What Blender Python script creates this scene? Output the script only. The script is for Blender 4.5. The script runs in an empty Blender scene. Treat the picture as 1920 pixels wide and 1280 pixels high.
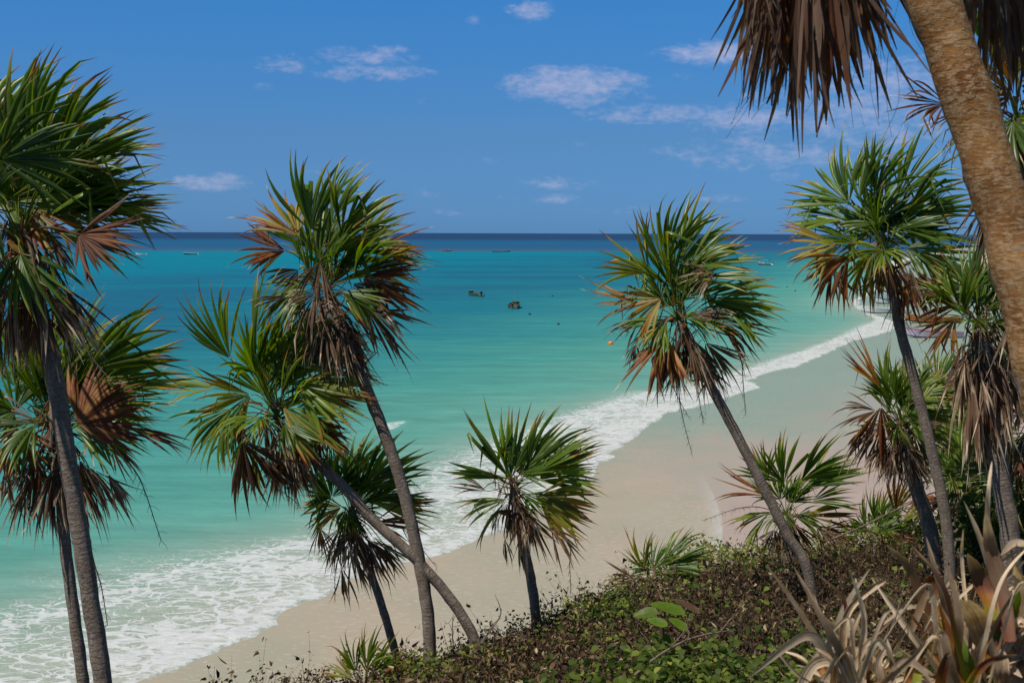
import bpy, math, random
import numpy as np
from mathutils import Vector
S = bpy.context.scene
C = S.collection
RNG = np.random.default_rng(11)
random.seed(5)

# ------------------------------------------------------------------ camera frame
F, H = 2500.0, 12.0
PITCH = math.atan(203 / F)
ROLL = math.radians(0.2)
CAM = np.array([0, 0, H])
FWD = np.array([0, math.cos(PITCH), -math.sin(PITCH)])
_r = np.array([1.0, 0, 0]); _u = np.cross(_r, FWD)
RIGHT = _r * math.cos(ROLL) + _u * math.sin(ROLL)
UP = -_r * math.sin(ROLL) + _u * math.cos(ROLL)

def at(u, v, d):
    return CAM + (FWD + RIGHT * ((u - 960) / F) + UP * ((640 - v) / F)) * d
def gnd(u, v, z=0.0):
    r = FWD + RIGHT * ((u - 960) / F) + UP * ((640 - v) / F)
    return CAM + r * ((z - H) / r[2])

cam = bpy.data.objects.new('camera', bpy.data.cameras.new('camera')); C.objects.link(cam)
from mathutils import Matrix
m = Matrix([[RIGHT[0], UP[0], -FWD[0], 0], [RIGHT[1], UP[1], -FWD[1], 0], [RIGHT[2], UP[2], -FWD[2], H], [0, 0, 0, 1]])
cam.matrix_world = m
cam.data.sensor_width = 36; cam.data.lens = 36 * F / 1920
cam.data.clip_start = 0.1; cam.data.clip_end = 200000
cam.data.dof.use_dof = True; cam.data.dof.focus_distance = 15.0; cam.data.dof.aperture_fstop = 10.0
S.camera = cam
S.view_settings.view_transform = 'Standard'; S.view_settings.look = 'None'
S.view_settings.exposure = 0; S.view_settings.gamma = 1

# ------------------------------------------------------------------ helpers
def norm(a):
    a = np.asarray(a, float); return a / max(np.linalg.norm(a), 1e-9)

def tag(o, label=None, cat=None, group=None, kind=None):
    if label: o['label'] = label
    if cat: o['category'] = cat
    if group: o['group'] = group
    if kind: o['kind'] = kind
    return o

def mesh_obj(name, V, faces, mat, parent=None, attrs=None, smooth=False):
    """V in world space; with a parent the parent's location is taken off."""
    V = np.asarray(V, float)
    if parent is not None: V = V - np.array(parent.location)
    me = bpy.data.meshes.new(name)
    if isinstance(faces, np.ndarray):
        nv, nf, k = len(V), len(faces), faces.shape[1]
        me.vertices.add(nv); me.vertices.foreach_set('co', V.astype(np.float32).ravel())
        me.loops.add(nf * k); me.loops.foreach_set('vertex_index', faces.astype(np.int32).ravel())
        me.polygons.add(nf); me.polygons.foreach_set('loop_start', np.arange(0, nf * k, k, dtype=np.int32))
        me.update(calc_edges=True)
    else:
        me.from_pydata(V.tolist(), [], [list(f) for f in faces]); me.update()
    for k, a in (attrs or {}).items():
        at_ = me.attributes.new(k, 'FLOAT', 'POINT'); at_.data.foreach_set('value', np.asarray(a, np.float32))
    if smooth: me.polygons.foreach_set('use_smooth', np.ones(len(me.polygons), dtype=bool))
    mats = mat if isinstance(mat, list) else [mat]
    for mm in mats: me.materials.append(mm)
    o = bpy.data.objects.new(name, me); C.objects.link(o)
    if parent is not None: o.parent = parent
    return o

def empty(name, loc):
    o = bpy.data.objects.new(name, None); C.objects.link(o); o.location = [float(x) for x in loc]
    o.empty_display_size = .2
    return o

def spline(P, n):
    """Catmull-Rom through P, n samples."""
    P = np.asarray(P, float)
    Q = np.vstack([2 * P[0] - P[1], P, 2 * P[-1] - P[-2]])
    out = []
    for t in np.linspace(0, len(P) - 1, n):
        i = min(int(t), len(P) - 2); f = t - i
        a, b, c, d = Q[i], Q[i + 1], Q[i + 2], Q[i + 3]
        out.append(.5 * ((2 * b) + (-a + c) * f + (2 * a - 5 * b + 4 * c - d) * f * f + (-a + 3 * b - 3 * c + d) * f ** 3))
    return np.array(out)

def tube(path, rad, k=8, cap=True):
    path = np.asarray(path, float); n = len(path)
    rad = np.broadcast_to(rad, (n,)) if np.ndim(rad) < 2 else rad
    T = np.gradient(path, axis=0); T /= np.linalg.norm(T, axis=1)[:, None] + 1e-9
    ref = np.array([1.0, 0, 0]) if abs(T[0][0]) < .8 else np.array([0, 1.0, 0])
    V = []
    for i in range(n):
        s = norm(ref - T[i] * (ref @ T[i])); b = np.cross(T[i], s); ref = s
        for j in range(k):
            an = 2 * math.pi * j / k
            r = rad[i] if np.ndim(rad) < 2 else rad[i][j]
            V.append(path[i] + r * (math.cos(an) * s + math.sin(an) * b))
    Fc = [(i * k + j, i * k + (j + 1) % k, (i + 1) * k + (j + 1) % k, (i + 1) * k + j) for i in range(n - 1) for j in range(k)]
    if cap: Fc += [tuple(range(k))[::-1], tuple(range((n - 1) * k, n * k))]
    return np.array(V), Fc

# ------------------------------------------------------------------ node helper
class NT:
    def __init__(s, name):
        s.m = bpy.data.materials.new(name); s.m.use_nodes = True
        s.t = s.m.node_tree; s.t.nodes.clear(); s.out = s.t.nodes.new('ShaderNodeOutputMaterial')
    def n(s, typ, **kw):
        nd = s.t.nodes.new(typ)
        for k, v in kw.items():
            if k.startswith('_'): setattr(nd, k[1:], v)
        for k, v in kw.items():
            if not k.startswith('_'): s.put(nd, k, v)
        return nd
    def put(s, nd, key, v):
        sock = nd.inputs[int(key[1:])] if key[0] == 'i' and key[1:].isdigit() else nd.inputs[key.replace('_', ' ')]
        if hasattr(v, 'is_output'): s.t.links.new(v, sock)
        elif isinstance(v, bpy.types.Node): s.t.links.new(v.outputs[0], sock)
        else: sock.default_value = v
    def math(s, op, a, b=0.0, clamp=False, c=None):
        nd = s.t.nodes.new('ShaderNodeMath'); nd.operation = op; nd.use_clamp = clamp
        s.put(nd, 'i0', a); s.put(nd, 'i1', b)
        if c is not None: s.put(nd, 'i2', c)
        return nd.outputs[0]
    def mapr(s, v, a, b, c=0.0, d=1.0, smooth=False):
        nd = s.t.nodes.new('ShaderNodeMapRange'); nd.interpolation_type = 'SMOOTHSTEP' if smooth else 'LINEAR'
        for i, x in enumerate((v, a, b, c, d)): s.put(nd, 'i%d' % i, x)
        return nd.outputs[0]
    def ramp(s, v, stops, interp='LINEAR'):
        nd = s.t.nodes.new('ShaderNodeValToRGB'); nd.color_ramp.interpolation = interp
        e = nd.color_ramp.elements
        while len(e) < len(stops): e.new(.5)
        for el, (p, c) in zip(e, stops): el.position = p; el.color = (*c, 1)
        s.put(nd, 'i0', v); return nd.outputs[0]
    def mix(s, f, a, b, mode='MIX'):
        nd = s.t.nodes.new('ShaderNodeMix'); nd.data_type = 'RGBA'; nd.blend_type = mode
        s.put(nd, 'i0', f)
        for i, x in ((6, a), (7, b)):
            if isinstance(x, tuple): x = (*x, 1) if len(x) == 3 else x
            s.put(nd, 'i%d' % i, x)
        return nd.outputs[2]
    def attr(s, name):
        nd = s.t.nodes.new('ShaderNodeAttribute'); nd.attribute_name = name; return nd.outputs['Fac']
    def pos(s): return s.t.nodes.new('ShaderNodeNewGeometry').outputs['Position']
    def scale(s, vec, sx, sy, sz, rot=0.0):
        nd = s.t.nodes.new('ShaderNodeMapping'); nd.inputs['Scale'].default_value = (sx, sy, sz)
        nd.inputs['Rotation'].default_value = (0, 0, rot); s.put(nd, 'i0', vec); return nd.outputs[0]
    def noise(s, vec, sc, det=3.0, rough=.55, dist=0.0):
        nd = s.t.nodes.new('ShaderNodeTexNoise'); s.put(nd, 'Vector', vec)
        nd.inputs['Scale'].default_value = sc; nd.inputs['Detail'].default_value = det
        nd.inputs['Roughness'].default_value = rough; nd.inputs['Distortion'].default_value = dist
        return nd.outputs[0]
    def bsdf(s, col, rough=.6, spec=.3, normal=None):
        nd = s.t.nodes.new('ShaderNodeBsdfPrincipled')
        if isinstance(col, tuple): col = (*col, 1)
        s.put(nd, 'Base Color', col); s.put(nd, 'Roughness', rough); s.put(nd, 'Specular IOR Level', spec)
        if normal is not None: s.put(nd, 'Normal', normal)
        s.t.links.new(nd.outputs[0], s.out.inputs[0]); return nd
    def bump(s, h, strength=.3, dist=.02):
        nd = s.t.nodes.new('ShaderNodeBump'); nd.inputs['Strength'].default_value = strength
        nd.inputs['Distance'].default_value = dist; s.put(nd, 'Height', h); return nd.outputs[0]

# ------------------------------------------------------------------ materials
def leaf_material():
    t = NT('palm_leaf')
    dry = t.attr('dry'); rnd = t.attr('rnd'); acr = t.attr('acr'); aln = t.attr('aln')
    comb = t.n('ShaderNodeCombineXYZ', i0=t.math('MULTIPLY', acr, 7.0), i1=t.math('MULTIPLY', aln, 1.6), i2=t.math('MULTIPLY', rnd, 57.0))
    nz = t.noise(comb.outputs[0], 2.2, 3, .6)
    blot = t.noise(t.pos(), 22.0, 2, .5)
    d = t.math('ADD', dry, t.math('MULTIPLY', t.math('SUBTRACT', nz, .5), .42))
    d = t.math('ADD', d, t.math('MULTIPLY', t.math('SUBTRACT', blot, .5), .16), clamp=True)
    col = t.ramp(d, [(0, (.033, .072, .008)), (.14, (.085, .148, .012)), (.27, (.155, .205, .020)), (.38, (.27, .215, .03)),
                     (.50, (.34, .13, .022)), (.62, (.115, .026, .010)), (.70, (.135, .062, .026)), (.80, (.095, .052, .027)), (.90, (.20, .125, .068)), (.95, (.34, .24, .145)), (1, (.58, .45, .31))])
    val = t.mapr(rnd, 0, 1, .62, 1.34)
    hs = t.n('ShaderNodeHueSaturation', Color=col, Value=val)
    rough = t.mapr(d, .2, .6, .36, .65)
    bp = t.bsdf(hs.outputs[0], rough, .42)
    tl = t.n('ShaderNodeBsdfTranslucent')
    tc = t.mix(.5, hs.outputs[0], (1, .95, .35), 'MULTIPLY')
    tcol = t.n('ShaderNodeHueSaturation', Color=tc, Value=2.6, Saturation=1.1)
    t.put(tl, 'Color', tcol.outputs[0])
    fac = t.mapr(d, .3, .9, .36, .24)
    mx = t.n('ShaderNodeMixShader', i0=fac, i1=bp.outputs[0], i2=tl.outputs[0])
    t.t.links.new(mx.outputs[0], t.out.inputs[0])
    return t.m

def trunk_material(name, c0, c1, c2, ring=26.0, strength=.7, dist=.012, ringdark=.55, zs=2.2, fs=42.0):
    t = NT(name)
    aln = t.attr('aln'); p = t.pos()
    wob = t.noise(p, 14.0, 5, .7)
    y = t.math('ADD', t.math('MULTIPLY', aln, ring), t.math('MULTIPLY', wob, 3.4))
    rings = t.math('FRACT', y)
    r2 = t.mapr(rings, 0, .28, 0, 1, True)
    big = t.noise(p, 5.0, 4, .6); fine = t.noise(t.scale(p, 1, 1, zs), fs, 5, .68)
    c = t.mix(t.mapr(big, .35, .68), c0, c1)
    c = t.mix(t.mapr(fine, .50, .66), c, c2)
    c = t.mix(t.mapr(t.noise(p, 26.0, 4, .65), .52, .60, 0, .55), c, c2)
    c = t.mix(t.mapr(t.noise(t.scale(p, 1, 1, zs), fs * 1.7, 4, .7), .36, .46, .55, 0), c, (c0[0] * .4, c0[1] * .4, c0[2] * .4))
    msk = t.mapr(t.noise(t.scale(p, 1, 1, .5), 7.0, 3), .38, .62, .15, 1)
    c = t.mix(t.math('MULTIPLY', msk, t.mapr(r2, 0, 1, ringdark, 0)), c, (c0[0] * .35, c0[1] * .35, c0[2] * .35))
    lich = t.noise(p, 13.0, 3, .5)
    c = t.mix(t.mapr(lich, .64, .70, 0, .65), c, (.30, .29, .25))
    h = t.math('ADD', t.math('MULTIPLY', t.math('MULTIPLY', r2, msk), .6), t.math('MULTIPLY', fine, .8))
    t.bsdf(c, .85, .15, t.bump(h, strength, dist))
    return t.m

def simple(name, col, rough=.6, spec=.3, nscale=6.0, var=.25):
    t = NT(name)
    nz = t.noise(t.pos(), nscale, 4, .6)
    c = t.n('ShaderNodeHueSaturation', Color=(*col, 1), Value=t.mapr(nz, .3, .7, 1 - var, 1 + var))
    t.bsdf(c.outputs[0], rough, spec); return t.m

def scrub_material(name, stops, trans=.25):
    t = NT(name)
    k = t.attr('rnd')
    col = t.ramp(k, stops)
    bp = t.bsdf(col, .6, .25)
    tl = t.n('ShaderNodeBsdfTranslucent')
    t.put(tl, 'Color', t.n('ShaderNodeHueSaturation', Color=col, Value=1.6).outputs[0])
    mx = t.n('ShaderNodeMixShader', i0=trans, i1=bp.outputs[0], i2=tl.outputs[0])
    t.t.links.new(mx.outputs[0], t.out.inputs[0]); return t.m

M_LEAF = leaf_material()
M_TRUNK = trunk_material('palm_trunk', (.165, .120, .085), (.26, .20, .148), (.33, .275, .215))
M_BIGTRUNK = trunk_material('ochre_trunk', (.20, .080, .022), (.44, .225, .075), (.54, .36, .19), ring=34.0, strength=.7, dist=.0035, ringdark=.45, zs=4.2, fs=27.0)
M_TWIG = simple('twig', (.12, .082, .055), .8, .1, 30, .6)
M_SOIL = simple('soil', (.055, .038, .024), .95, .05, 8, .5)
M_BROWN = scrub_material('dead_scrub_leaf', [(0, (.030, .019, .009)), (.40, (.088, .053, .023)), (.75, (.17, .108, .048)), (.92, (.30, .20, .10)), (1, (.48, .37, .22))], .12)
M_GREEN = scrub_material('vine_leaf', [(0, (.04, .066, .011)), (.5, (.10, .142, .020)), (.85, (.20, .245, .032)), (1, (.36, .34, .06))], .38)

# ------------------------------------------------------------------ shoreline geometry (world metres)
def gxy(pts): return np.array([gnd(u, v)[:2] for u, v in pts])
inner_px = [(90, 1345), (280, 1272), (390, 1225), (480, 1184), (560, 1142), (630, 1112), (730, 1062), (790, 1048), (850, 1030), (925, 1000), (1000, 962), (1070, 915), (1130, 870),
            (1165, 835), (1230, 792), (1245, 775), (1290, 766), (1360, 748), (1418, 728), (1408, 712), (1440, 698), (1500, 684), (1550, 664), (1600, 640), (1665, 622), (1678, 606), (1640, 588), (1612, 570), (1625, 555), (1700, 520)]
outer_px = [(-80, 1130), (0, 1103), (60, 1085), (120, 1070), (240, 1045), (400, 1020), (480, 1003), (560, 985), (680, 930), (760, 880), (850, 840), (960, 800), (1050, 772), (1130, 745),
            (1180, 732), (1240, 728), (1330, 706), (1390, 690), (1440, 672), (1500, 655), (1560, 632), (1600, 612), (1635, 600), (1628, 592), (1600, 572), (1618, 552), (1695, 517)]
far = np.array([[150, 520], [260, 820], [600, 1700], [1500, 4000], [20000, 50000]])
inner = np.vstack([[[-60, -70], [-32, 0]], spline(np.vstack([[[-19, 24]], gxy(inner_px)]), 190), far])
outer = np.vstack([[[-78, -70], [-50, 0]], spline(np.vstack([[[-36, 24]], gxy(outer_px)]), 110), far + [[-9, 3]]])
film = spline(np.vstack([[[20, 20]], gxy([(1350, 1110), (1352, 1040), (1356, 985), (1340, 930), (1322, 890), (1340, 850), (1420, 830), (1560, 835), (1640, 800), (1690, 740)]), [[70, 150]]]), 60)

def sdist(P, L):
    """distance to polyline L, positive on the sea side (left of travel)."""
    P = np.asarray(P, float); A = L[:-1]; B = L[1:]; D = B - A; L2 = (D ** 2).sum(1)
    best = np.full(len(P), 1e18); sg = np.zeros(len(P))
    for i in range(len(A)):
        w = P - A[i]
        t = np.clip((w @ D[i]) / L2[i], 0, 1)
        e = w - t[:, None] * D[i]; d2 = (e ** 2).sum(1)
        cr = D[i][0] * w[:, 1] - D[i][1] * w[:, 0]
        mk = d2 < best
        best[mk] = d2[mk]; sg[mk] = np.sign(cr[mk])
    return np.sqrt(best) * np.where(sg == 0, 1, sg)

def polar(rs, azs):
    R_, A_ = np.meshgrid(rs, azs, indexing='ij')
    P = np.stack([R_ * np.sin(A_), R_ * np.cos(A_)], -1).reshape(-1, 2)
    nr, na = len(rs), len(azs)
    i, j = np.meshgrid(np.arange(nr - 1), np.arange(na - 1), indexing='ij')
    a = (i * na + j).ravel()
    return P, np.stack([a, a + 1, a + na + 1, a + na], 1)[:, ::-1]

# value noise for placing things
_lat = np.random.default_rng(3).random((64, 64))
def vnoise(x, y):
    xi, yi = np.floor(x).astype(int), np.floor(y).astype(int); fx, fy = x - xi, y - yi
    fx = fx * fx * (3 - 2 * fx); fy = fy * fy * (3 - 2 * fy)
    g = lambda a, b: _lat[a % 64, b % 64]
    return (g(xi, yi) * (1 - fx) + g(xi + 1, yi) * fx) * (1 - fy) + (g(xi, yi + 1) * (1 - fx) + g(xi + 1, yi + 1) * fx) * fy

def beach_z(t): return np.clip(-t * .010, -.5, .22)

# ---- water
azs = np.radians(np.concatenate([np.linspace(-75, -24, 40, endpoint=False), np.linspace(-24, 24, 400), np.linspace(24.4, 75, 40)]))
rs = np.concatenate([np.geomspace(24, 260, 330), np.geomspace(268, 60000, 60)])
P, Q = polar(rs, azs)
t_in = sdist(P, inner) + (vnoise(P[:, 0] * .55, P[:, 1] * .55) - .5) * .9 + (vnoise(P[:, 0] * 1.9 + 9, P[:, 1] * 1.9) - .5) * .35
t_out = sdist(P, outer)
foam = np.where(t_in > 0, np.where(t_out < 0, t_in / (t_in - t_out + 1e-6), 1 + t_out * .08), -1)
foam = np.clip(foam, -1, 4)
# low swells parallel to the shore
amp = np.clip((t_out - 1) / 8, 0, 1) * np.clip(1 - t_out / 80, 0, 1)
z = np.clip(t_in * .06, -.09, .02) + amp * .10 * np.sin(t_out * .9 + 2.5 * vnoise(P[:, 0] * .05, P[:, 1] * .05)) * np.clip(vnoise(P[:, 0] * .08 + 4, P[:, 1] * .08) * 2 - .6, 0, 1)
wave_line = spline(gxy([(560, 862), (640, 832), (700, 812), (740, 799), (790, 790), (860, 776)]), 60)
wd = np.abs(sdist(P, wave_line))
ends = np.clip((P[:, 0] - wave_line[0][0]) / 3 + 1, 0, 1) * np.clip((wave_line[-1][0] - P[:, 0]) / 3 + 1, 0, 1)
z += .14 * np.exp(-(wd / 1.1) ** 2) * ends
ridge = .32 * np.exp(-(wd / 1.3) ** 2) * ends * np.clip(vnoise(P[:, 0] * .3, P[:, 1] * .3) * 1.6, 0, 1)
crest = np.exp(-(wd / .8) ** 2) * np.exp(-((P[:, 0] - gnd(735, 800)[0]) / .8) ** 2)
crest = np.maximum(crest, ridge)
keep = (t_in > -1.6)[Q].any(1)
Q = Q[keep]
used = np.unique(Q); remap = np.full(len(P), -1); remap[used] = np.arange(len(used))

def water_material():
    t = NT('sea_water')
    p = t.pos(); sep = t.n('ShaderNodeSeparateXYZ', i0=p)
    Y = sep.outputs[1]; X = sep.outputs[0]
    ti = t.attr('shore'); fo = t.attr('foam'); cr = t.attr('crest')
    # depth zones by distance off the shore
    wn = t.noise(t.scale(p, .012, .030, 0), 1.0, 4, .6)
    w2 = t.noise(t.scale(p, .05, .12, 0), 1.0, 3, .6)
    tt = t.math('MULTIPLY', ti, t.mapr(wn, .25, .75, .72, 1.28))
    lg = t.math('DIVIDE', t.math('LOGARITHM', t.math('MAXIMUM', tt, 1.0), 10.0), 3.0)
    col = t.ramp(lg, [(0.0, (.28, .35, .27)), (.20, (.22, .37, .29)), (.31, (.155, .36, .285)), (.39, (.105, .33, .26)), (.46, (.072, .30, .25)), (.53, (.040, .245, .240)),
                      (.60, (.016, .180, .225)), (.69, (.009, .170, .235)), (.77, (.002, .200, .275)), (.86, (.002, .215, .295)), (1.0, (.005, .180, .295))])
    # weed beds
    wb = t.noise(t.scale(p, .010, .026, 0), 1.0, 5, .62, .3)
    m1 = t.mapr(ti, 45, 90, 0, 1, True); m1b = t.mapr(ti, 150, 240, 1, .25, True)
    left = t.mapr(t.math('ADD', X, t.math('MULTIPLY', Y, .16)), -30, 10, 1, .35, True)
    wf = t.math('MULTIPLY', t.math('MULTIPLY', m1, m1b), t.mapr(t.math('ADD', wb, t.math('MULTIPLY', left, .16)), .50, .66, 0, .6, True))
    col = t.mix(wf, col, (.016, .100, .190))
    streak = t.noise(t.scale(p, .006, .05, 0), 1.0, 4, .6)
    sf = t.math('MULTIPLY', t.mapr(streak, .56, .70, 0, .5, True), t.mapr(ti, 60, 160, 0, 1, True))
    col = t.mix(sf, col, (.014, .115, .190))
    # the reef line and the deep water beyond it
    Yw = t.math('ADD', Y, t.math('MULTIPLY', t.math('SUBTRACT', wn, .5), 160.0))
    Yw = t.math('ADD', Yw, t.math('MULTIPLY', X, -.10))
    col = t.mix(t.mapr(Yw, 830, 960, 0, 1, True), col, (.016, .105, .215))
    col = t.mix(t.math('MULTIPLY', t.mapr(Yw, 840, 900, 0, .40, True), t.mapr(Yw, 930, 1150, 1, 0, True)), col, (.09, .10, .15))
    col = t.mix(t.mapr(Yw, 1700, 2900, 0, 1, True), col, (.016, .052, .125))
    chop = t.noise(t.scale(p, .22, .9, 1, .3), 1.0, 5, .65)
    chop2 = t.noise(t.scale(p, .05, .35, 1, .15), 1.0, 4, .6)
    cs = t.math('ADD', t.math('MULTIPLY', t.math('SUBTRACT', chop, .5), .55), t.math('MULTIPLY', t.math('SUBTRACT', chop2, .5), .5))
    col = t.n('ShaderNodeHueSaturation', Color=col, Value=t.math('ADD', .88, cs)).outputs[0]
    # foam
    ratio = t.n('ShaderNodeCombineXYZ', i0=t.math('MULTIPLY', X, .75), i1=t.math('MULTIPLY', Y, .95), i2=0.0)
    dn = t.t.nodes.new('ShaderNodeTexNoise'); t.put(dn, 'Vector', ratio.outputs[0]); dn.inputs['Scale'].default_value = .9; dn.inputs['Detail'].default_value = 4
    dv = t.n('ShaderNodeVectorMath', _operation='MULTIPLY_ADD', i0=dn.outputs['Color'], i1=(1.9, 1.5, 0), i2=ratio.outputs[0])
    vor = t.t.nodes.new('ShaderNodeTexVoronoi'); vor.feature = 'DISTANCE_TO_EDGE'; vor.inputs['Scale'].default_value = 1.9; t.put(vor, 'Vector', dv.outputs[0])
    vo2 = t.t.nodes.new('ShaderNodeTexVoronoi'); vo2.feature = 'DISTANCE_TO_EDGE'; vo2.inputs['Scale'].default_value = 4.3; t.put(vo2, 'Vector', dv.outputs[0])
    big = t.noise(t.scale(p, .16, .26, 0), 1.0, 4, .62)
    fn = t.noise(p, 3.0, 5, .7)
    width = t.math('MULTIPLY', t.mapr(fo, 0, 1.0, .185, .02), t.mapr(big, .32, .64, .12, 1.35))
    far_ = t.mapr(Y, 58, 84, 0, .065, True)
    width = t.math('ADD', width, t.math('MULTIPLY', far_, t.mapr(fo, .75, 1.0, 1, 0)))
    band = t.math('ABSOLUTE', t.math('SUBTRACT', t.math('ADD', fo, t.math('MULTIPLY', t.math('SUBTRACT', big, .5), .7)), .66))
    width = t.math('ADD', width, t.math('MULTIPLY', t.mapr(band, 0, .16, 1, 0, True), .10))
    lace = t.mapr(t.math('SUBTRACT', vor.outputs[0], width), -.05, .035, 1, 0, True)
    lac2 = t.mapr(t.math('SUBTRACT', vo2.outputs[0], t.math('MULTIPLY', width, .55)), -.04, .03, .75, 0, True)
    lace = t.math('MAXIMUM', lace, lac2)
    inside = t.math('MULTIPLY', t.mapr(fo, -.01, .02), t.mapr(t.math('ADD', fo, t.math('MULTIPLY', t.math('SUBTRACT', big, .5), .9)), .82, 1.08, 1, 0, True))
    lace = t.math('MULTIPLY', lace, inside)
    edge = t.math('MULTIPLY', t.mapr(ti, .0, t.math('MULTIPLY', t.mapr(big, .3, .7, .8, 3.0), t.mapr(Y, 60, 120, 1, .6)), 1, 0, True), t.mapr(fn, .34, .60))
    mist = t.math('MULTIPLY', t.math('MULTIPLY', t.mapr(t.noise(t.scale(p, .5, .8, 1), 1.0, 5, .7), .48, .66, 0, .42, True), inside), t.mapr(fo, 0, 1, 1, .3))
    fm = t.math('MAXIMUM', t.math('MAXIMUM', lace, edge), mist)
    fm = t.math('MAXIMUM', fm, t.math('MULTIPLY', t.mapr(cr, .35, .6), t.mapr(fn, .4, .55)))
    fm = t.math('MULTIPLY', fm, t.mapr(fn, .25, .6, .45, .92))
    # milky water in the broken zone
    col = t.mix(t.math('MULTIPLY', t.mapr(fo, .25, 1.25, .8, 0), t.mapr(fo, -.2, 0)), col, (.36, .385, .285))
    col = t.mix(t.math('MULTIPLY', t.mapr(cr, .05, .6), .5), col, (.16, .44, .33))
    col = t.mix(fm, col, (.60, .61, .61))
    # ripples
    r1 = t.noise(t.scale(p, .55, 1.5, 1, .35), 1.0, 4, .6)
    r2 = t.noise(t.scale(p, .12, .42, 1, .2), 1.0, 3, .55)
    hgt = t.math('ADD', t.math('MULTIPLY', r1, .5), t.math('ADD', t.math('MULTIPLY', r2, 1.2), t.math('MULTIPLY', fm, .08)))
    nrm = t.bump(hgt, .8, .35)
    df = t.n('ShaderNodeBsdfDiffuse', Color=col, Normal=nrm)
    gl = t.n('ShaderNodeBsdfGlossy', Color=(1, 1, 1, 1), Roughness=.16, Normal=nrm)
    lw = t.t.nodes.new('ShaderNodeFresnel'); lw.inputs['IOR'].default_value = 1.33; t.put(lw, 'Normal', nrm)
    fac = t.math('MULTIPLY', t.mapr(lw.outputs[0], .02, .5, .015, .085), t.mapr(fm, 0, 1, 1, .1))
    mx = t.n('ShaderNodeMixShader', i0=fac, i1=df.outputs[0], i2=gl.outputs[0])
    t.t.links.new(mx.outputs[0], t.out.inputs[0])
    return t.m
water = mesh_obj('water', np.column_stack([P, z])[used], remap[Q], water_material(), attrs={'shore': t_in[used], 'foam': foam[used], 'crest': crest[used]}, smooth=True)
tag(water, 'turquoise sea with white foam along the shore', None, None, 'structure')

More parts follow.
